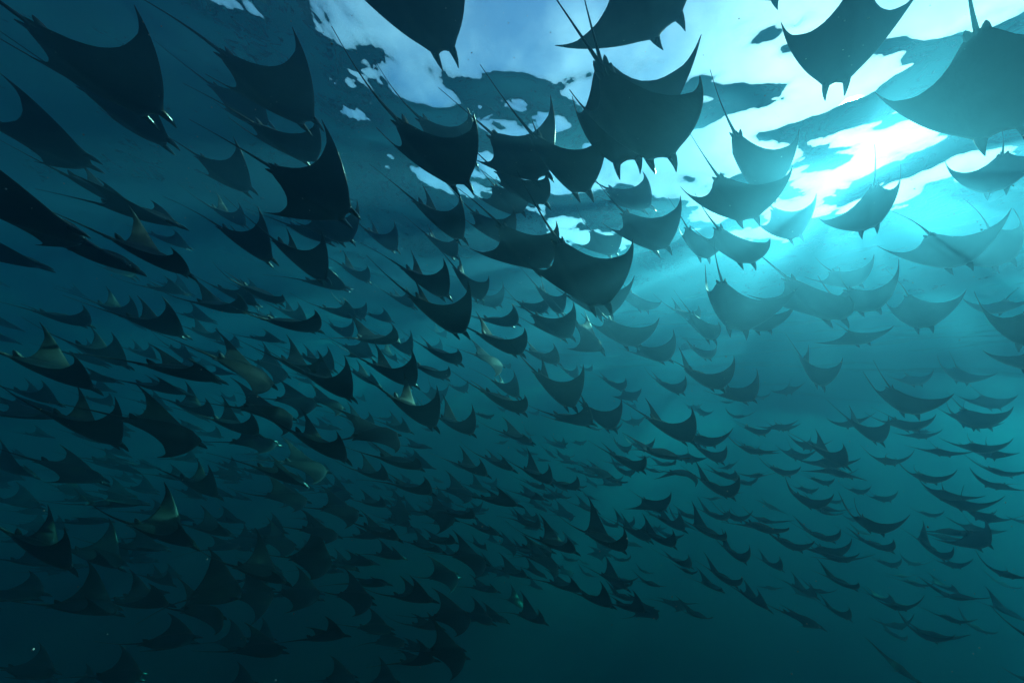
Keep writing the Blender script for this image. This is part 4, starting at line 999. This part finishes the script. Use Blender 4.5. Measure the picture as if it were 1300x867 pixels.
    ('small ray, seen edge-on, left wing higher, partly hidden, in the thick shoal', 'small rays, seen edge-on, left wing higher, partly hidden, in the thick shoal'),
    ('small ray, seen edge-on, left wing higher, partly hidden, in the thick shoal', 'small rays, seen edge-on, left wing higher, partly hidden, in the thick shoal'),
    ('mid-sized level ray, back showing, left wing tilted up, partly hidden, in the thick shoal', 'devil rays of the shoal'),
    ('small ray, seen edge-on, left wing higher, partly hidden, in the thick shoal', 'small rays, seen edge-on, left wing higher, partly hidden, in the thick shoal'),
    ('mid-sized ray, seen edge-on, wings half spread, partly hidden, in the thick shoal', 'devil rays of the shoal'),
    ('small ray, seen edge-on, right wing higher, partly hidden, in the thick shoal', 'devil rays of the shoal'),
    ('mid-sized diving ray, seen edge-on, both wings upright, overlapping another, in the thick shoal', 'devil rays of the shoal'),
    ('mid-sized ray, seen edge-on, both wings upright, partly hidden, in the thick shoal', 'devil rays of the shoal'),
    ('mid-sized diving ray, belly showing, left wing high, overlapping another, in the thick shoal', 'devil rays of the shoal'),
    ('mid-sized diving ray, belly showing, left wing high, partly hidden, in the thick shoal', 'devil rays of the shoal'),
    ('mid-sized ray, seen edge-on, left wing tilted up, overlapping another, in the thick shoal', 'devil rays of the shoal'),
    ('small diving ray, belly showing, both wings upright, partly hidden, in the thick shoal', 'devil rays of the shoal'),
    ('small ray, seen edge-on, left wing higher, partly hidden, in the thick shoal', 'small rays, seen edge-on, left wing higher, partly hidden, in the thick shoal'),
    ('mid-sized level ray, belly showing, right wing tilted up, partly hidden, in the thick shoal', 'devil rays of the shoal'),
    ('small ray, seen edge-on, both wings upright, overlapping another, in the thick shoal', 'devil rays of the shoal'),
    ('small ray, seen edge-on, left wing higher, overlapping another, in the thick shoal', 'devil rays of the shoal'),
    ('small level ray, back showing, left wing high, partly hidden, in the thick shoal', 'small level rays, back showing, left wing high, partly hidden, in the thick shoal'),
    ('small level ray, seen edge-on, right wing higher, alone, in the thick shoal', 'devil rays of the shoal'),
    ('small ray, seen edge-on, wings flat, alone, in the thick shoal', 'small rays, seen edge-on, wings flat, alone, in the thick shoal'),
    ('small ray, seen edge-on, left wing higher, partly hidden, in the thick shoal', 'small rays, seen edge-on, left wing higher, partly hidden, in the thick shoal'),
    ('small ray, seen edge-on, wings half spread, partly hidden, in the thick shoal', 'devil rays of the shoal'),
    ('small ray, seen edge-on, right wing higher, alone, in the thick shoal', 'devil rays of the shoal'),
    ('small level ray, seen edge-on, wings lifted evenly, partly hidden, in the thick shoal', 'devil rays of the shoal'),
    ('mid-sized level ray, seen edge-on, left wing high, overlapping another, in the upper shoal', 'devil rays of the shoal'),
    ('mid-sized ray, seen edge-on, left wing tilted up, partly hidden, in the upper shoal', 'devil rays of the shoal'),
    ('mid-sized level ray, seen edge-on, left wing tilted up, partly hidden, in the upper shoal', 'devil rays of the shoal'),
    ('mid-sized ray, belly showing, wings half spread, partly hidden, in the upper shoal', 'mid-sized rays, belly showing, wings half spread, partly hidden, in the upper shoal'),
    ('small diving ray, belly showing, banked right, partly hidden, in the upper shoal', 'devil rays of the shoal'),
    ('mid-sized diving ray, back showing, banked right, partly hidden, in the upper shoal', 'devil rays of the shoal'),
    ('small level ray, belly showing, wings half spread, partly hidden, in the upper shoal', 'small level rays, belly showing, wings half spread, partly hidden, in the upper shoal'),
    ('small ray, seen edge-on, left wing higher, partly hidden, in the upper shoal', 'small rays, seen edge-on, left wing higher, partly hidden, in the upper shoal'),
    ('small level ray, seen edge-on, banked right, partly hidden, in the upper shoal', 'devil rays of the shoal'),
    ('mid-sized level ray, seen edge-on, wings half spread, partly hidden, in the upper shoal', 'devil rays of the shoal'),
    ('small ray, seen edge-on, left wing higher, alone, in the thick shoal', 'devil rays of the shoal'),
    ('mid-sized ray, belly showing, both wings upright, overlapping another, in pale sunlit water', 'devil rays of the shoal'),
    ('small ray, belly showing, left wing higher, alone, in the thick shoal', 'devil rays of the shoal'),
    ('small ray, belly showing, right wing higher, alone, in pale sunlit water', 'devil rays of the shoal'),
    ('faint far ray, belly showing, left wing high, partly hidden, in pale sunlit water', 'devil rays of the shoal'),
    ('small ray, belly showing, left wing high, partly hidden, in pale sunlit water', 'devil rays of the shoal'),
    ('mid-sized ray, belly showing, left wing high, overlapping another, in the thick shoal', 'devil rays of the shoal'),
    ('faint far ray, belly showing, left wing higher, partly hidden, in the thick shoal', 'devil rays of the shoal'),
    ('mid-sized level ray, seen edge-on, left wing tilted up, partly hidden, in the thick shoal', 'devil rays of the shoal'),
    ('small ray, belly showing, right wing higher, overlapping another, in the thick shoal', 'devil rays of the shoal'),
    ('small diving ray, belly showing, left wing high, partly hidden, in the thick shoal', 'devil rays of the shoal'),
    ('faint far ray, belly showing, left wing tilted up, partly hidden, in pale sunlit water', 'devil rays of the shoal'),
    ('small ray, seen edge-on, left wing high, overlapping another, in the thick shoal', 'small rays, seen edge-on, left wing high, overlapping another, in the thick shoal'),
    ('small diving ray, seen edge-on, left wing high, overlapping another, in the thick shoal', 'devil rays of the shoal'),
    ('small level ray, seen edge-on, wings flat, partly hidden, in the thick shoal', 'devil rays of the shoal'),
    ('faint far ray, seen edge-on, left wing higher, alone, in the thick shoal', 'faint far rays, seen edge-on, left wing higher, alone, in the thick shoal'),
    ('faint far ray, seen edge-on, wings half spread, partly hidden, in the thick shoal', 'devil rays of the shoal'),
]

def build_rays():
    for i, (x, y, z, yaw, pit, bank, fl, fr, size) in enumerate(RAYS):
        d = math.sqrt(x * x + y * y + z * z) / size
        me = ray_mesh(fl, fr, size, 0 if d < 5 else 1 if d < 9 else 2, i)
        o = bpy.data.objects.new('devil_ray', me)
        C.objects.link(o)
        o.rotation_mode = 'YXZ'
        o.rotation_euler = (pit, bank, -yaw)
        o.location = (x, y, z)
        if i < len(LABELS):
            o['label'], o['group'] = LABELS[i]
        o['category'] = 'ray'
        if d < 5:
            for side, flap in ((-1, fl), (1, fr)):
                e = bpy.data.objects.new('eye', EYE)
                C.objects.link(e)
                e.parent = o
                e.location = (side * .088 * size, .238 * size, (.004 + .012 * flap) * size)
                e.scale = (size,) * 3

def eye_mesh():
    v, f = [], []
    for a in range(5):
        th = math.pi * a / 4
        for b in range(8):
            ph = math.pi * b / 4
            v.append((.010 * math.sin(th) * math.cos(ph), .014 * math.sin(th) * math.sin(ph), .010 * math.cos(th)))
    for a in range(4):
        for b in range(8):
            f.append((a * 8 + b, (a + 1) * 8 + b, (a + 1) * 8 + (b + 1) % 8, a * 8 + (b + 1) % 8))
    return mesh_from('eye', v, f, M_EYE)

EYE = eye_mesh()
build_rays()

# ------------------------------------------------------------------ the far rest of the shoal, too small and many to tell apart
def build_far_shoal(count=430):
    rng = random.Random(23)
    allv, allf, allb = [], [], []
    base = 0
    poses = []
    for k in range(24):
        me = ray_mesh(rng.uniform(.1, 1.4), rng.uniform(.1, 1.3), 1.0, 2, 900 + k)
        co = np.zeros(len(me.vertices) * 3)
        me.vertices.foreach_get('co', co)
        poses.append((co.reshape(-1, 3), [tuple(p.vertices) for p in me.polygons]))
        bpy.data.meshes.remove(me)
    belly = TPL[2][2]
    made = 0
    hub = None
    while made < count:
        d = rng.uniform(10.5, 22.0)
        az = math.radians(rng.uniform(-52, 66))
        el = math.radians(rng.uniform(-22, 14))
        p = Vector((math.sin(az) * math.cos(el), math.cos(az) * math.cos(el), math.sin(el))) * d
        # the shoal is a slab that thins out below
        if p.z > 3.6 or p.z < -6.5 - 1.2 * rng.random() or rng.random() > math.exp(-((p.z + 1.6) / 3.4) ** 2):
            continue
        if hub is not None and rng.random() < .55:
            p = hub + Vector((rng.gauss(0, 1.3), rng.gauss(0, 1.3), rng.gauss(0, .55)))
            if p.length < 8.5 or p.z > 3.6 or p.z < -.34 * p.length:
                continue
        else:
            hub = p
        co, fc = rng.choice(poses)
        h = math.radians(42) + rng.gauss(0.12, .24)
        Mx = Matrix.Rotation(-h, 3, 'Z') @ Matrix.Rotation(rng.gauss(-.15, .15), 3, 'X') @ Matrix.Rotation(rng.gauss(0, .22), 3, 'Y')
        Mx = np.array(Mx)
        v = (co * rng.uniform(.9, 1.2)) @ Mx.T + np.array(p)
        allv.append(v)
        allf += [tuple(i + base for i in f) for f in fc]
        allb.append(belly)
        base += len(v)
        made += 1
    me = bpy.data.meshes.new('far_shoal')
    me.from_pydata(np.concatenate(allv).tolist(), [], allf)
    me.polygons.foreach_set('use_smooth', [True] * len(me.polygons))
    at = me.attributes.new('belly', 'FLOAT', 'POINT')
    at.data.foreach_set('value', np.concatenate(allb).astype(np.float32))
    me.materials.append(M_SKIN)
    me.update()
    o = bpy.data.objects.new('far_shoal', me)
    C.objects.link(o)
    o['kind'] = 'stuff'
    o['category'] = 'rays'
    o['label'] = 'faint far part of the ray shoal dissolving into blue water'
build_far_shoal()

# ------------------------------------------------------------------ drifting specks of plankton
def build_plankton():
    rng = random.Random(4)
    V, Fc = [], []
    while len(V) < 6 * 1600:
        d = rng.uniform(.5, 4.5)
        az = math.radians(rng.uniform(-60, 65))
        el = math.radians(rng.uniform(-35, 60))
        p = Vector((math.sin(az) * math.cos(el), math.cos(az) * math.cos(el), math.sin(el))) * d
        if p.z > SURFACE - .5:
            continue
        r = rng.choice((.0006, .0007, .0008, .001, .0012, .0016)) * (1 + .25 * d)
        b = len(V)
        V += [tuple(p + Vector(q) * r) for q in ((1, 0, 0), (-.8, .2, 0), (0, 1, .2), (0, -1, 0), (.1, 0, .8), (0, 0, -1))]
        for a, c_, e in ((0, 2, 4), (2, 1, 4), (1, 3, 4), (3, 0, 4), (2, 0, 5), (1, 2, 5), (3, 1, 5), (0, 3, 5)):
            Fc.append((b + a, b + c_, b + e))
    o = bpy.data.objects.new('plankton', mesh_from('plankton', V, Fc, M_SPECK))
    C.objects.link(o)
    o['kind'] = 'stuff'
    o['label'] = 'tiny pale specks drifting in the water'
build_plankton()

# ------------------------------------------------------------------ haze: the water itself
def build_haze():
    x0, x1, y0, y1, z0, z1 = -88, 92, -86, 94, -29.0, 4.60
    v = [(x0, y0, z0), (x1, y0, z0), (x1, y1, z0), (x0, y1, z0), (x0, y0, z1), (x1, y0, z1), (x1, y1, z1), (x0, y1, z1)]
    f = [(3, 2, 1, 0), (4, 5, 6, 7), (0, 1, 5, 4), (1, 2, 6, 5), (2, 3, 7, 6), (3, 0, 4, 7)]
    m, n, out = new_mat('sea_water')
    pv = N(n, 'ShaderNodeVolumePrincipled')
    pv.inputs['Color'].default_value = (0.0500, 0.1400, 0.2100, 1)
    pv.inputs['Absorption Color'].default_value = (0.0000, 0.7009, 0.7629, 1)
    pv.inputs['Density'].default_value = 0.2000
    pv.inputs['Anisotropy'].default_value = .68
    n.links.new(pv.outputs[0], out.inputs['Volume'])
    me = mesh_from('haze', v, f, m, smooth=False)
    o = bpy.data.objects.new('haze', me)
    C.objects.link(o)
    o['kind'] = 'stuff'
    o['label'] = 'blue green sea water fading everything into the distance'
build_haze()
